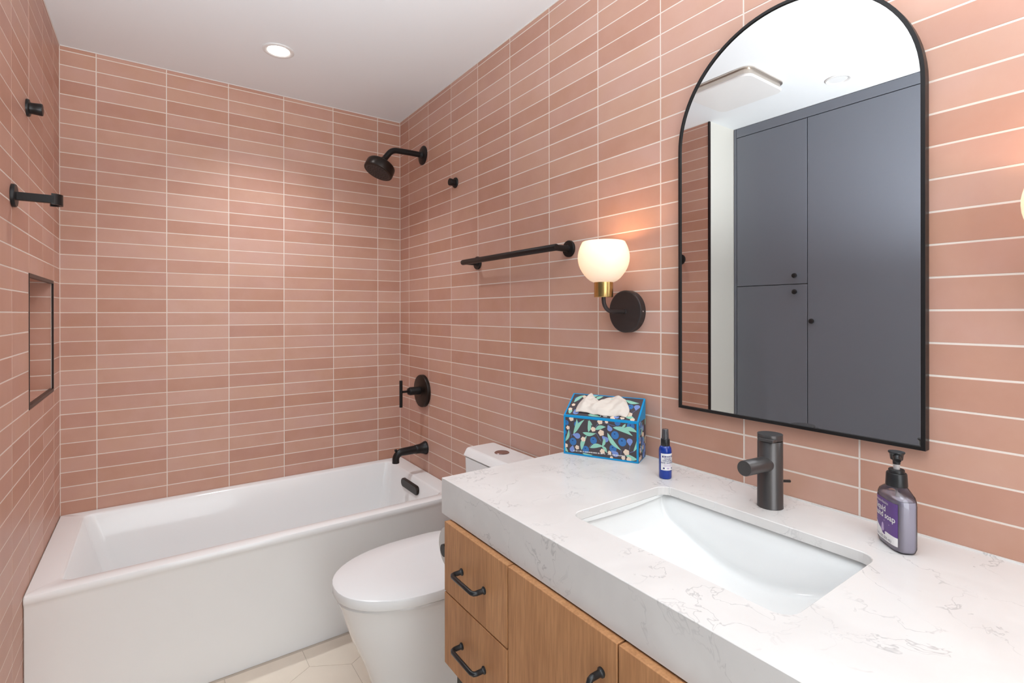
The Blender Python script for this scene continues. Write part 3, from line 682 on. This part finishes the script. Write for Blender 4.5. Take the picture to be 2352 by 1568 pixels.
# ------------------------------------------------------------------ sconces
def sconce(y, label):
    x = -0.113
    Q = thing('wall_sconce', label, 'wall lamp', (0, y, 1.340), 'sconces beside the mirror')
    bp = obj('backplate', MB().lathe([(0.0655, 0), (0.0655, 0.020), (0.064, 0.0215), (0.060, 0.022)], (-0.0002, y, 1.340), (-1, 0, 0), 56), 'bronze', Q)
    obj('screw', MB().lathe([(0.0025, 0), (0.002, 0.0008)], (-0.012, y-0.0655, 1.340), (0, -1, 0), 10), 'chrome', bp)
    pts = [(-0.020, y, 1.340), (-0.05, y, 1.340), (x+0.036, y, 1.340)] + [Vector((x+0.036, y, 1.376)) + Vector((-0.036*math.sin(a), 0, -0.036*math.cos(a))) for a in [math.radians(q) for q in (15, 30, 45, 60, 75, 90)]] + [(x, y, 1.386)]
    obj('arm', MB().tube(pts, 0.0062, 16), 'bronze', Q)
    obj('arm_collar', MB().lathe([(0.009, 0), (0.008, 0.003)], (-0.022, y, 1.340), (-1, 0, 0), 20), 'bronze', Q)
    obj('brass_cup', MB().lathe([(0.020, 0), (0.0275, 0.0), (0.0282, 0.001), (0.0282, 0.0445), (0.0265, 0.0445), (0.0265, 0.006), (0.005, 0.006)], (x, y, 1.383), (0, 0, 1), 48), 'brass', Q)
    pr2 = []
    z0, z1 = 1.4275, 1.548
    ctl = [(1.4275, .0285), (1.4295, .0345), (1.433, .0410), (1.440, .0495), (1.449, .0570), (1.458, .0635), (1.469, .0697), (1.479, .0735), (1.489, .0759), (1.5005, .0770), (1.510, .0766), (1.518, .0752), (1.527, .0728), (1.535, .0698), (1.542, .0665), (1.548, .0635)]
    pr2 = [(r, z) for z, r in ctl]
    outer = pr2; inner = [(r-0.003, z + (0.002 if i == 0 else 0)) for i, (r, z) in enumerate(pr2)]
    prof = outer + [(outer[-1][0]-0.0015, z1+0.001)] + list(reversed(inner))
    sh = MB(); sh.lathe(prof, (x, y, 0), (0, 0, 1), 56, cap0=False, cap1=False)
    obj('globe_shade', sh, 'shade', Q)
    blb = MB(); blb.lathe([(0.008, 1.392), (0.012, 1.43), (0.016, 1.452), (0.021, 1.472), (0.022, 1.484), (0.019, 1.497), (0.011, 1.507), (0.003, 1.509)], (x, y, 0), (0, 0, 1), 24)
    obj('bulb', blb, 'bulb', Q)
    l = lamp('sconce_light', 'POINT', (x, y, 1.524), 0.46, (1.0, 0.57, 0.28), shadow_soft_size=0.012)
    return Q
sconce(-1.803, 'brass and bronze sconce with lit white globe between towel bar and mirror')
sconce(-2.7765, 'lit wall sconce cut off at the right edge beyond the mirror')

# ------------------------------------------------------------------ ceiling fittings
D = thing('ceiling_downlight', 'lit round white downlight in the ceiling above the bathtub', 'ceiling light', (-0.768, -0.488, ZC), 'recessed ceiling lights')
obj('trim_ring', MB().lathe([(0.064, 0.0002), (0.064, 0.0035), (0.060, 0.006), (0.048, 0.0045), (0.044, 0.001), (0.040, 0.0002)], (-0.768, -0.488, ZC), (0, 0, -1), 48), 'fan', D)
obj('lens', MB().lathe([(0.043, 0.0004), (0.043, 0.0030), (0.030, 0.0035)], (-0.768, -0.488, ZC), (0, 0, -1), 40), 'lens', D)
D = thing('ceiling_downlight', 'unlit round white downlight seen in the mirror over the tall cabinets', 'ceiling light', (-1.57, -1.78, ZC), 'recessed ceiling lights')
obj('trim_ring', MB().lathe([(0.056, 0.0002), (0.056, 0.004), (0.052, 0.007), (0.042, 0.005), (0.038, 0.001)], (-1.57, -1.78, ZC), (0, 0, -1), 48), 'fan', D)
obj('lens', MB().lathe([(0.040, 0.0004), (0.040, 0.0030), (0.030, 0.0035)], (-1.57, -1.78, ZC), (0, 0, -1), 40), 'lensoff', D)
E_ = thing('exhaust_fan', 'flat white ceiling exhaust fan with rounded corners seen in the mirror', 'exhaust fan', (-1.23, -1.44, ZC))
fx0, fx1, fy0, fy1 = -1.40, -1.07, -1.605, -1.265
obj('housing', MB().rings([rrect(fx0-.006, fx1+.006, fy0-.006, fy1+.006, .046, ZC-.0003, 8), rrect(fx0-.006, fx1+.006, fy0-.006, fy1+.006, .046, ZC-.006, 8), rrect(fx0+.004, fx1-.004, fy0+.004, fy1-.004, .04, ZC-.010, 8), rrect(fx0+.004, fx1-.004, fy0+.004, fy1-.004, .04, ZC-.030, 8)], True, True, False), 'fanm', E_)
obj('cover', MB().rings([rrect(fx0, fx1, fy0, fy1, .042, ZC-.031, 8), rrect(fx0-.002, fx1+.002, fy0-.002, fy1+.002, .043, ZC-.034, 8), rrect(fx0-.002, fx1+.002, fy0-.002, fy1+.002, .043, ZC-.038, 8), rrect(fx0+.003, fx1-.003, fy0+.003, fy1-.003, .04, ZC-.042, 8)], True, True, False), 'fan', E_)

# ------------------------------------------------------------------ tall grey cabinets opposite the mirror
SC = thing('storage_cabinet', 'tall slate grey storage cabinet reflected in the arched mirror', 'cabinet', (-2.1, -2.0, 0))
obj('carcass', MB().box(-2.395, XC-0.022, -2.80, YT-0.010, 0.0, ZC-0.003), 'grey', SC)
obj('filler', MB().box(XC-0.0215, XC, -1.110, YT-0.010, 0.02, ZC-0.003), 'grey', SC)
obj('top_rail', MB().box(XC-0.0215, XC, -2.80, -1.112, 2.428, ZC-0.003), 'grey', SC)
def cdoor(y0, y1, z0, z1, ky, kz):
    d_ = obj('door', MB().box(XC-0.0215, XC, y0+0.002, y1-0.002, z0+0.002, z1-0.002, 0.0012), 'grey', SC)
    obj('knob', MB().lathe([(0.006, 0), (0.006, 0.012), (0.013, 0.016), (0.0145, 0.021), (0.013, 0.026), (0.008, 0.028)], (XC, ky, kz), (1, 0, 0), 24), 'satin', d_)
cdoor(-1.531, -1.111, 1.498, 2.426, -1.470, 1.546)
cdoor(-1.531, -1.111, 0.10, 1.498, -1.470, 1.454)
cdoor(-2.165, -1.531, 0.10, 2.426, -1.560, 1.289)
cdoor(-2.80, -2.165, 0.10, 2.426, -2.20, 1.289)

# ------------------------------------------------------------------ tissue box
A0 = Vector((-0.187, -1.706, ZT)); eu = Vector((0.104, -0.208, 0)).normalized(); ew = Vector((-eu.y, eu.x, 0))
if ew.x < 0: ew = -ew
TW, TD, H1, H2 = 0.2300, 0.084, 0.119, 0.174
def TB(u, w_, z): return A0 + eu*u + ew*w_ + Vector((0, 0, z))
TBX = thing('tissue_box', 'blue edged tissue box with blueberry and leaf print on the countertop', 'tissue box', A0 + eu*TW/2 + ew*TD/2)
bx = MB(); bb = 0.0012
prof = [(0, 0.0005), (0, H1), (TD, H2), (TD, 0.0005)]
bx.rings([[TB(0, a, z) for a, z in prof], [TB(TW, a, z) for a, z in prof]], True, True, False)
obj('carton', bx, 'cblue', TBX)
# printed panels: flat print kept a hair above the card
def panel(name, P, wd, ht, shapes, seed):
    """P(u,v,h): point on the face with h above it; the print is clipped to the panel"""
    mb = MB(); mats = ['cdark', 'berry', 'bdark', 'peri', 'mint', 'bloom', 'ink']
    cl = lambda u, v: (min(max(u, 0), wd), min(max(v, 0), ht))
    mb.add([P(u, v, 0.00025) for u, v in ((0, 0), (wd, 0), (wd, ht), (0, ht))], [(0, 1, 2, 3)], False, 0)
    h = [0.0003]
    def poly(pts, mi):
        q = [cl(*p) for p in pts]; h[0] += 0.0000035
        mb.add([P(u, v, h[0]) for u, v in q], [tuple(range(len(q)))], False, mi)
    for s in shapes:
        k = s[0]
        if k == 'leaf':
            _, x0, y0, x1, y1, wv = s; d = Vector((x1-x0, y1-y0)); nrm = Vector((-d.y, d.x)).normalized(); m = 9; bend = 0.10*d.length*(1 if (x0*977+y0*331) % 0.02 > 0.01 else -1)
            cen = [Vector((x0, y0)) + d*i/m + nrm*bend*math.sin(PI*i/m) for i in range(m+1)]
            l_ = [c_ + nrm*wv/2*math.sin(PI*(i/m)**0.85) for i, c_ in enumerate(cen)]; r_ = [c_ - nrm*wv/2*math.sin(PI*(i/m)**0.85) for i, c_ in enumerate(cen)]
            poly([tuple(c_) for c_ in l_ + r_[-2:0:-1]], 4)
        elif k == 'berry':
            _, x, y, r = s
            poly([(x + r*math.cos(a), y + r*1.04*math.sin(a)) for a in [2*PI*i/20 for i in range(20)]], 1)
            poly([(x - r*0.1 + r*(0.30 if i % 2 else 0.15)*math.cos(2*PI*i/10), y + r*0.30 + r*(0.20 if i % 2 else 0.1)*math.sin(2*PI*i/10)) for i in range(10)], 2)
        elif k == 'drop':
            _, x, y, r, a0 = s; pts = []
            for i in range(18):
                a = 2*PI*i/18; rr = r*(1 + (0.75 if i == 0 else 0.28 if i in (1, 17) else 0)); pts.append((x + rr*math.cos(a+a0), y + rr*0.92*math.sin(a+a0)))
            poly(pts, 3)
        elif k == 'flower':
            _, x, y, r = s
            poly([(x + r*(0.82+0.2*abs(math.sin(2.5*a)))*math.cos(a), y + r*(0.82+0.2*abs(math.sin(2.5*a)))*math.sin(a)) for a in [2*PI*i/30 for i in range(30)]], 5)
        elif k == 'stem':
            _, x0, y0, x1, y1 = s; d = Vector((x1-x0, y1-y0)).normalized(); nn = Vector((-d.y, d.x))*0.00035
            poly([(x0+nn.x, y0+nn.y), (x1+nn.x, y1+nn.y), (x1-nn.x, y1-nn.y), (x0-nn.x, y0-nn.y)], 3)
        elif k == 'ink':
            _, x, y, a, b_ = s; poly([(x, y), (x+a, y), (x+a, y+b_), (x, y+b_)], 6)
    return obj(name, mb, mats, TBX, recalc=False)
# the print of the front, laid out in fractions of the face
def fr_(x, y):
    s = (x-75)/1540; t = 1-(y-(500+140*s))/(810+70*s); return s*TW-0.0055, t*H1-0.0055
pw, ph = TW-0.011, H1-0.0115
k_ = TW/1540
sh_ = []
for x, y, r in ((365, 700, 62), (135, 665, 50), (280, 1060, 74), (715, 1035, 70), (1155, 920, 76), (1300, 1065, 80), (1115, 1205, 72), (550, 1225, 70), (1465, 730, 76), (1205, 655, 60), (100, 860, 44)):
    u, v = fr_(x, y); sh_.append(('berry', u, v, r*k_))
for x, y, r, a in ((375, 940, 62, 2.9), (260, 1225, 55, 1.4), (965, 1015, 58, 2.4), (1050, 790, 52, 2.0), (1445, 1045, 58, -1.5), (1165, 1320, 60, 2.5)):
    u, v = fr_(x, y); sh_.append(('drop', u, v, r*k_, a))
for x0, y0, x1, y1, wv in ((290, 900, 360, 580, 75), (350, 850, 525, 600, 60), (610, 860, 605, 610, 75), (485, 870, 770, 885, 75), (750, 810, 970, 750, 80), (690, 720, 625, 605, 45), (1110, 760, 1505, 935, 95), (1310, 780, 1600, 860, 85), (1000, 870, 1280, 1240, 85), (640, 1190, 920, 1160, 85), (940, 980, 885, 1180, 60), (890, 1150, 990, 1300, 62), (460, 1240, 580, 935, 85), (115, 1050, 185, 800, 60), (1520, 1260, 1580, 1030, 50), (1370, 1330, 1600, 1430, 95), (1290, 755, 1365, 675, 45), (95, 1160, 175, 1280, 60), (480, 1300, 700, 1340, 50)):
    a_, b_ = fr_(x0, y0), fr_(x1, y1); sh_.append(('leaf', a_[0], a_[1], b_[0], b_[1], wv*k_))
for x0, y0, x1, y1 in ((200, 800, 250, 970), (250, 920, 310, 930), (770, 880, 870, 1050), (900, 650, 1300, 770), (680, 1110, 620, 1190), (1450, 1130, 1440, 1220), (1280, 1240, 1270, 1330), (1440, 1290, 1540, 1250), (760, 750, 810, 680)):
    a_, b_ = fr_(x0, y0), fr_(x1, y1); sh_.append(('stem', a_[0], a_[1], b_[0], b_[1]))
for x, y, r in ((710, 800, 50), (875, 875, 62), (170, 768, 40), (500, 1010, 50), (370, 1182, 45), (245, 580, 52), (850, 640, 55), (1380, 1280, 60), (900, 1265, 52), (128, 1140, 42), (1045, 1290, 38), (1430, 1430, 50), (1085, 1395, 32), (1320, 1400, 40), (985, 640, 35)):
    u, v = fr_(x, y); sh_.append(('flower', u, v, r*k_))
rng = random.Random(5)
x = 290
while x < 1350:   # a line of small print, too fine to read
    wv = rng.choice((7, 7, 12, 16)); gp = rng.choice((6, 6, 8, 18))
    if not 960 < x < 1000:
        u, v = fr_(x, 1262 + (x-290)*0.105); sh_.append(('ink', u, v, wv*k_, 24*k_))
    x += wv+gp
panel('front_print', lambda u, v, h: TB(u+0.0055, -h, v+0.0055), pw, ph, sh_, 1)
def scatter(wd, ht, seed, cnt):
    g = random.Random(seed); out = []
    for i in range(cnt):
        x, y = g.uniform(0, wd), g.uniform(0, ht); a = g.uniform(0, 6.28); k = i % 4
        if k == 0: out.append(('leaf', x, y, x+0.036*math.cos(a), y+0.036*math.sin(a), 0.011))
        elif k == 1: out.append(('berry', x, y, 0.0095))
        elif k == 2: out.append(('flower', x, y, 0.0075))
        else: out.append(('drop', x, y, 0.008, a))
    return out
sl = math.hypot(TD, H2-H1); cs, sn = TD/sl, (H2-H1)/sl
top_s = [('leaf', .012, .004, .003, .030, .012), ('flower', .008, .024, .0065), ('flower', .012, .044, .006), ('berry', .016, .072, .009), ('leaf', .010, .055, .036, .092, .013), ('drop', .030, .012, .009, 2), ('flower', .036, .084, .006),
         ('leaf', .056, .080, .082, .096, .010), ('leaf', .074, .074, .096, .092, .012), ('leaf', .070, .006, .110, .002, .012), ('flower', .148, .004, .008), ('drop', .158, .010, .008, 1), ('flower', .176, .008, .007), ('leaf', .180, .014, .214, .004, .013), ('flower', .193, .024, .009), ('flower', .206, .004, .007),
         ('berry', .188, .056, .010), ('drop', .208, .058, .009, -1.6), ('leaf', .168, .084, .212, .074, .012), ('stem', .198, .030, .210, .046), ('leaf', .120, .090, .150, .070, .012), ('ink', .108, .004, .003, .006), ('ink', .118, .004, .012, .005)]
panel('top_print', lambda u, v, h: TB(u+0.005, (v+0.003)*cs - h*sn, H1 + (v+0.003)*sn + h*cs), TW-0.010, sl-0.0065, top_s, 2)
panel('side_print', lambda u, v, h: TB(TW+h, u+0.003, v+0.003), TD-0.005, H1-0.006, scatter(TD-0.005, H1-0.006, 11, 46), 3)
panel('side_print', lambda u, v, h: TB(-h, TD-0.003-u, v+0.003), TD-0.005, H1-0.006, scatter(TD-0.005, H1-0.006, 12, 46), 4)

# tissue pulled out of the slot
ts = MB(); NU, NV = 44, 18; grid = []
gr = random.Random(3)
for i in range(NU+1):
    s = i/NU; row = []
    topv = 0.080 + 0.006*math.sin(PI*s) - 0.016*math.exp(-((s-0.36)/0.07)**2) + 0.016*math.exp(-((s-0.13)/0.08)**2) + 0.012*math.exp(-((s-0.74)/0.17)**2) - 0.022*max(0, s-0.9)/0.1
    lowv = 0.013 - 0.003*s + 0.003*math.sin(9*s)
    for j in range(NV+1):
        t = j/NV
        u = 0.030 + 0.158*s + 0.010*t*(1-2*s)*(1 if s < 0.5 else 0.4) - 0.006*math.sin(PI*t)*(1 if s < 0.5 else -1)
        v = lowv + (topv-lowv)*t
        edge = min(1, 7*s, 7*(1-s))
        hgt = 0.0030 + edge*(0.010*math.sin(PI*min(1, t*1.1))**0.7 + 0.0022*math.sin(15*s+3*t) + 0.0016*math.sin(31*s-9*t) + 0.0012*math.sin(22*t+6*s)) + 0.006*t*math.exp(-((s-0.13)/0.05)**2)
        row.append(TB(u+0.004, v*cs - hgt*sn, H1 + v*sn + hgt*cs))
    grid.append(row)
ts.rings(grid, False, False, True, closed=False)
to = obj('tissue_sheet', ts, 'tissue', None, recalc=False, origin=tuple(TB(TW/2, TD/2, H1)))
sm = to.modifiers.new('thickness', 'SOLIDIFY'); sm.thickness = 0.0006; sm.offset = 0
tag(to, 'crumpled ivory tissue sticking out of the printed box', 'tissue')

# ------------------------------------------------------------------ lettering helper
def letters(text, size, align='CENTER', bold=0.0):
    cu = bpy.data.curves.new('t', 'FONT'); cu.body = text; cu.size = size; cu.align_x = align; cu.offset = bold; cu.resolution_u = 3
    o = bpy.data.objects.new('t', cu); COL.objects.link(o); bpy.context.view_layer.update()
    me = o.to_mesh(); vs = [(v.co.x, v.co.y) for v in me.vertices]; fs = [tuple(p.vertices) for p in me.polygons]
    o.to_mesh_clear(); bpy.data.objects.remove(o); bpy.data.curves.remove(cu)
    return vs, fs

# ------------------------------------------------------------------ soap bottle
SO = Vector((-0.0955, -2.5315, ZT)); sa = Vector((-0.70, -0.714, 0)).normalized(); sn_ = Vector((-sa.y, sa.x, 0))
if sn_.dot(CAM-SO) < 0: sn_ = -sn_            # face turned towards the room
SB = thing('soap_bottle', 'clear pump bottle of lilac hand soap with purple label', 'soap bottle', SO)
def sup(a, b_, z, e=3.2, n=48):
    out = []
    for i in range(n):
        t = 2*PI*i/n; c, s = math.cos(t), math.sin(t)
        out.append(SO + sa*(math.copysign(abs(c)**(2/e), c)*a) + sn_*(math.copysign(abs(s)**(2/e), s)*b_) + Vector((0, 0, z)))
    return out
SA, SBB = 0.0395, 0.0205
outer = [(0.035, 0.016, 0.0004), (0.0375, 0.0185, 0.003), (SA, SBB, 0.010), (SA, SBB, 0.086), (0.0385, 0.0202, 0.093), (0.035, 0.0190, 0.100), (0.028, 0.0175, 0.1065), (0.0195, 0.0160, 0.1105), (0.0150, 0.0150, 0.112), (0.0145, 0.0145, 0.118)]
bt = MB()
rsO = [sup(a, b_, z, 3.2 if z < 0.105 else 2.3) for a, b_, z in outer]
rsI = [sup(a-0.0011, b_-0.0011, max(z, 0.0018) if k == 0 else z-0.0002, 3.2 if z < 0.105 else 2.3) for k, (a, b_, z) in enumerate(outer)]
bt.rings(rsO, True, False, True); bt.rings(rsI, True, False, True)
nb = len(rsO[0]); bt.rings([rsO[-1], rsI[-1]], False, False, False)
bo = obj('bottle', bt, 'pet', SB, recalc=True)
lq = MB(); lq.rings([sup(a-0.0013, b_-0.0013, z+0.0022 if k == 0 else z, 3.2) for k, (a, b_, z) in enumerate(outer[:5])], True, True, True)
obj('soap', lq, 'liquid', SB)
obj('dip_tube', MB().tube([SO+Vector((0, 0, 0.012)), SO+Vector((0, 0, 0.113))], 0.002, 8), 'tube', SB)
def on_face(u, z, h):
    """u along the wide side, on the front face"""
    c = max(-1, min(1, u/SA)); s = (1-abs(c)**3.2)**(1/3.2)
    return SO + sa*u + sn_*(SBB*s+h) + Vector((0, 0, z))
def patch(mb, us, zs_lo, zs_hi, h, mi):
    rs_ = [[on_face(u, lo + (hi-lo)*k/4, h) for k in range(5)] for u, lo, hi in zip(us, zs_lo, zs_hi)]
    mb.rings(rs_, False, False, False, mi, closed=False)
lb = MB(); NU = 24
U0, U1 = -0.0335, 0.0335
# seen from the room the reading direction runs along sgn*sa
sgn = 1 if (Vector((0, 0, 1)).cross(sn_)).dot(sa) > 0 else -1
us = [U0 + (U1-U0)*i/NU for i in range(NU+1)]
def wave(u):
    q = (u*sgn-U0)/(U1-U0)       # 0 at the left end of the label
    return 0.0295 - 0.010*q*0.25 + 0.010*math.exp(-(q/0.22)**2) - 0.007*math.exp(-((q-0.44)/0.07)**2)
patch(lb, us, [wave(u) for u in us], [0.0875]*(NU+1), 0.0003, 0)
patch(lb, us, [0.0115]*(NU+1), [wave(u) for u in us], 0.0003, 1)
def write(mb, text, size, u0, z0, mi, align='LEFT', bold=0.0, h=0.0006):
    vs, fs = letters(text, size, align, bold)
    mb.add([on_face(sgn*(u0+x_), z0+y_, h) for x_, y_ in vs], fs, False, mi)
write(lb, 'amazonbasics', 0.0075, -0.0285, 0.0785, 1)
write(lb, 'liquid', 0.0150, -0.0275, 0.0645, 1, bold=0.00025)
write(lb, 'hand soap', 0.0150, -0.0315, 0.0525, 1, bold=0.00025)
for z_, x0, x1 in ((0.0465, -0.027, 0.002), (0.0430, -0.027, 0.016)):
    mb_ = [on_face(sgn*x0, z_, .0006), on_face(sgn*x1, z_, .0006), on_face(sgn*x1, z_+0.0009, .0006), on_face(sgn*x0, z_+0.0009, .0006)]
    lb.add(mb_, [(0, 1, 2, 3)], False, 2)
dp = []
for i in range(24):
    a = 2*PI*i/24; r_ = 0.0042*(1 + (1.3*max(0, math.sin(a))**6)); dp.append(on_face(sgn*(-0.0045 + r_*math.cos(a)), 0.0310 + r_*math.sin(a)*1.15, 0.0006))
lb.add(dp, [tuple(range(24))], False, 2)
dp = [on_face(sgn*(0.0005 + 0.0026*math.cos(2*PI*i/16)), 0.0238 + 0.0026*math.sin(2*PI*i/16), 0.0006) for i in range(16)]
lb.add(dp, [tuple(range(16))], False, 0)
write(lb, '7.5 FL OZ (222 mL)', 0.0062, -0.0295, 0.0145, 3)
lo = obj('label', lb, ['purple', 'white', 'lilac', 'type'], SB, recalc=False); lo['label'] = 'purple and white printed label'
cp = MB(); cp.lathe([(0.0170, 0.1125), (0.0172, 0.114), (0.0160, 0.135), (0.0150, 0.1365), (0.0125, 0.137), (0.0125, 0.142), (0.0115, 0.143), (0.008, 0.143)], SO, (0, 0, 1), 36)
obj('collar', cp, 'satin', SB)
obj('pump_stem', MB().lathe([(0.0052, 0.140), (0.0052, 0.156)], SO, (0, 0, 1), 16), 'tube', SB)
pm = MB(); pm.lathe([(0.0058, 0.152), (0.0062, 0.160), (0.0095, 0.1605), (0.0100, 0.163), (0.0108, 0.170), (0.0132, 0.1735), (0.0128, 0.1750), (0.008, 0.1756)], SO, (0, 0, 1), 28)
nd = Vector((-0.93, -0.37, 0))
pm.tube([SO+Vector((0, 0, 0.1665)), SO+nd*0.013+Vector((0, 0, 0.1660)), SO+nd*0.0200+Vector((0, 0, 0.164)), SO+nd*0.0205+Vector((0, 0, 0.1635))], [0.0068, 0.0064, 0.0058, 0.0050], 14)
obj('pump_head', pm, 'satin', SB)

# ------------------------------------------------------------------ sanitizer spray
ZO = Vector((-0.1215, -2.0335, ZT))
ZB = thing('spray_bottle', 'small cobalt blue hand sanitizer spray bottle with black cap', 'spray bottle', ZO)
obj('bottle', MB().lathe([(0.0145, 0.0003), (0.0158, 0.0015), (0.0164, 0.005), (0.0164, 0.069), (0.0162, 0.074), (0.0152, 0.079), (0.0130, 0.083), (0.0112, 0.0845), (0.0112, 0.090)], ZO, (0, 0, 1), 40), 'cobalt', ZB)
obj('collar', MB().lathe([(0.0115, 0.0845), (0.0118, 0.085), (0.0113, 0.1015), (0.0105, 0.1025)], ZO, (0, 0, 1), 40), 'satin', ZB)
obj('cap', MB().lathe([(0.0095, 0.1025), (0.0093, 0.106), (0.0082, 0.123), (0.0080, 0.1265), (0.0068, 0.128)], ZO, (0, 0, 1), 32), 'smoke', ZB)
vd = (CAM-ZO); a_view = math.atan2(vd.y, vd.x)
ac = a_view + 0.42           # the label is turned a little to the right of the view
def on_cyl(u, z, h): 
    a = ac + u/0.0164
    return ZO + Vector(((0.0164+h)*math.cos(a), (0.0164+h)*math.sin(a), z))
zl = MB()
def cpatch(u0, u1, z0, z1, h, mi, k=20):
    zl.rings([[on_cyl(u0+(u1-u0)*i/k, z0, h), on_cyl(u0+(u1-u0)*i/k, z1, h)] for i in range(k+1)], False, False, True, mi, closed=False)
cpatch(-0.0185, 0.0185, 0.0235, 0.0665, 0.0002, 0)
cpatch(-0.0150, 0.0150, 0.0565, 0.0610, 0.0004, 1)
def zwrite(text, size, z0, mi, u=0.0):
    vs, fs = letters(text, size, 'CENTER', 0.0001)
    zl.add([on_cyl(u+x_, z0+y_, 0.0006) for x_, y_ in vs], fs, False, mi)
zwrite('DR. BRONNER\'S', 0.0034, 0.0575, 0)
zwrite('PEPPERMINT', 0.0034, 0.0520, 1)
zwrite('ORGANIC', 0.0058, 0.0465, 1)
zwrite('HAND SANITIZER', 0.0052, 0.0412, 1)
for i, z_ in enumerate((0.0385, 0.0367, 0.0349, 0.0331)):
    cpatch(-0.011, 0.011 - 0.002*(i % 2), z_, z_+0.0006, 0.0004, 2, 8)
for u_, r_ in ((-0.0105, 0.0023), (0.0, 0.0016), (0.0115, 0.0023)):
    zl.add([on_cyl(u_ + r_*math.cos(2*PI*i/14)*(2.2 if u_ == 0 else 1), 0.0288 + r_*math.sin(2*PI*i/14), 0.0005) for i in range(14)], [tuple(range(14))], False, 2 if u_ == 0 else 1)
lo = obj('label', zl, ['white', 'navy', 'lilac'], ZB, recalc=False); lo['label'] = 'white printed label'

for o in bpy.data.objects:
    if '_o' in o: del o['_o']
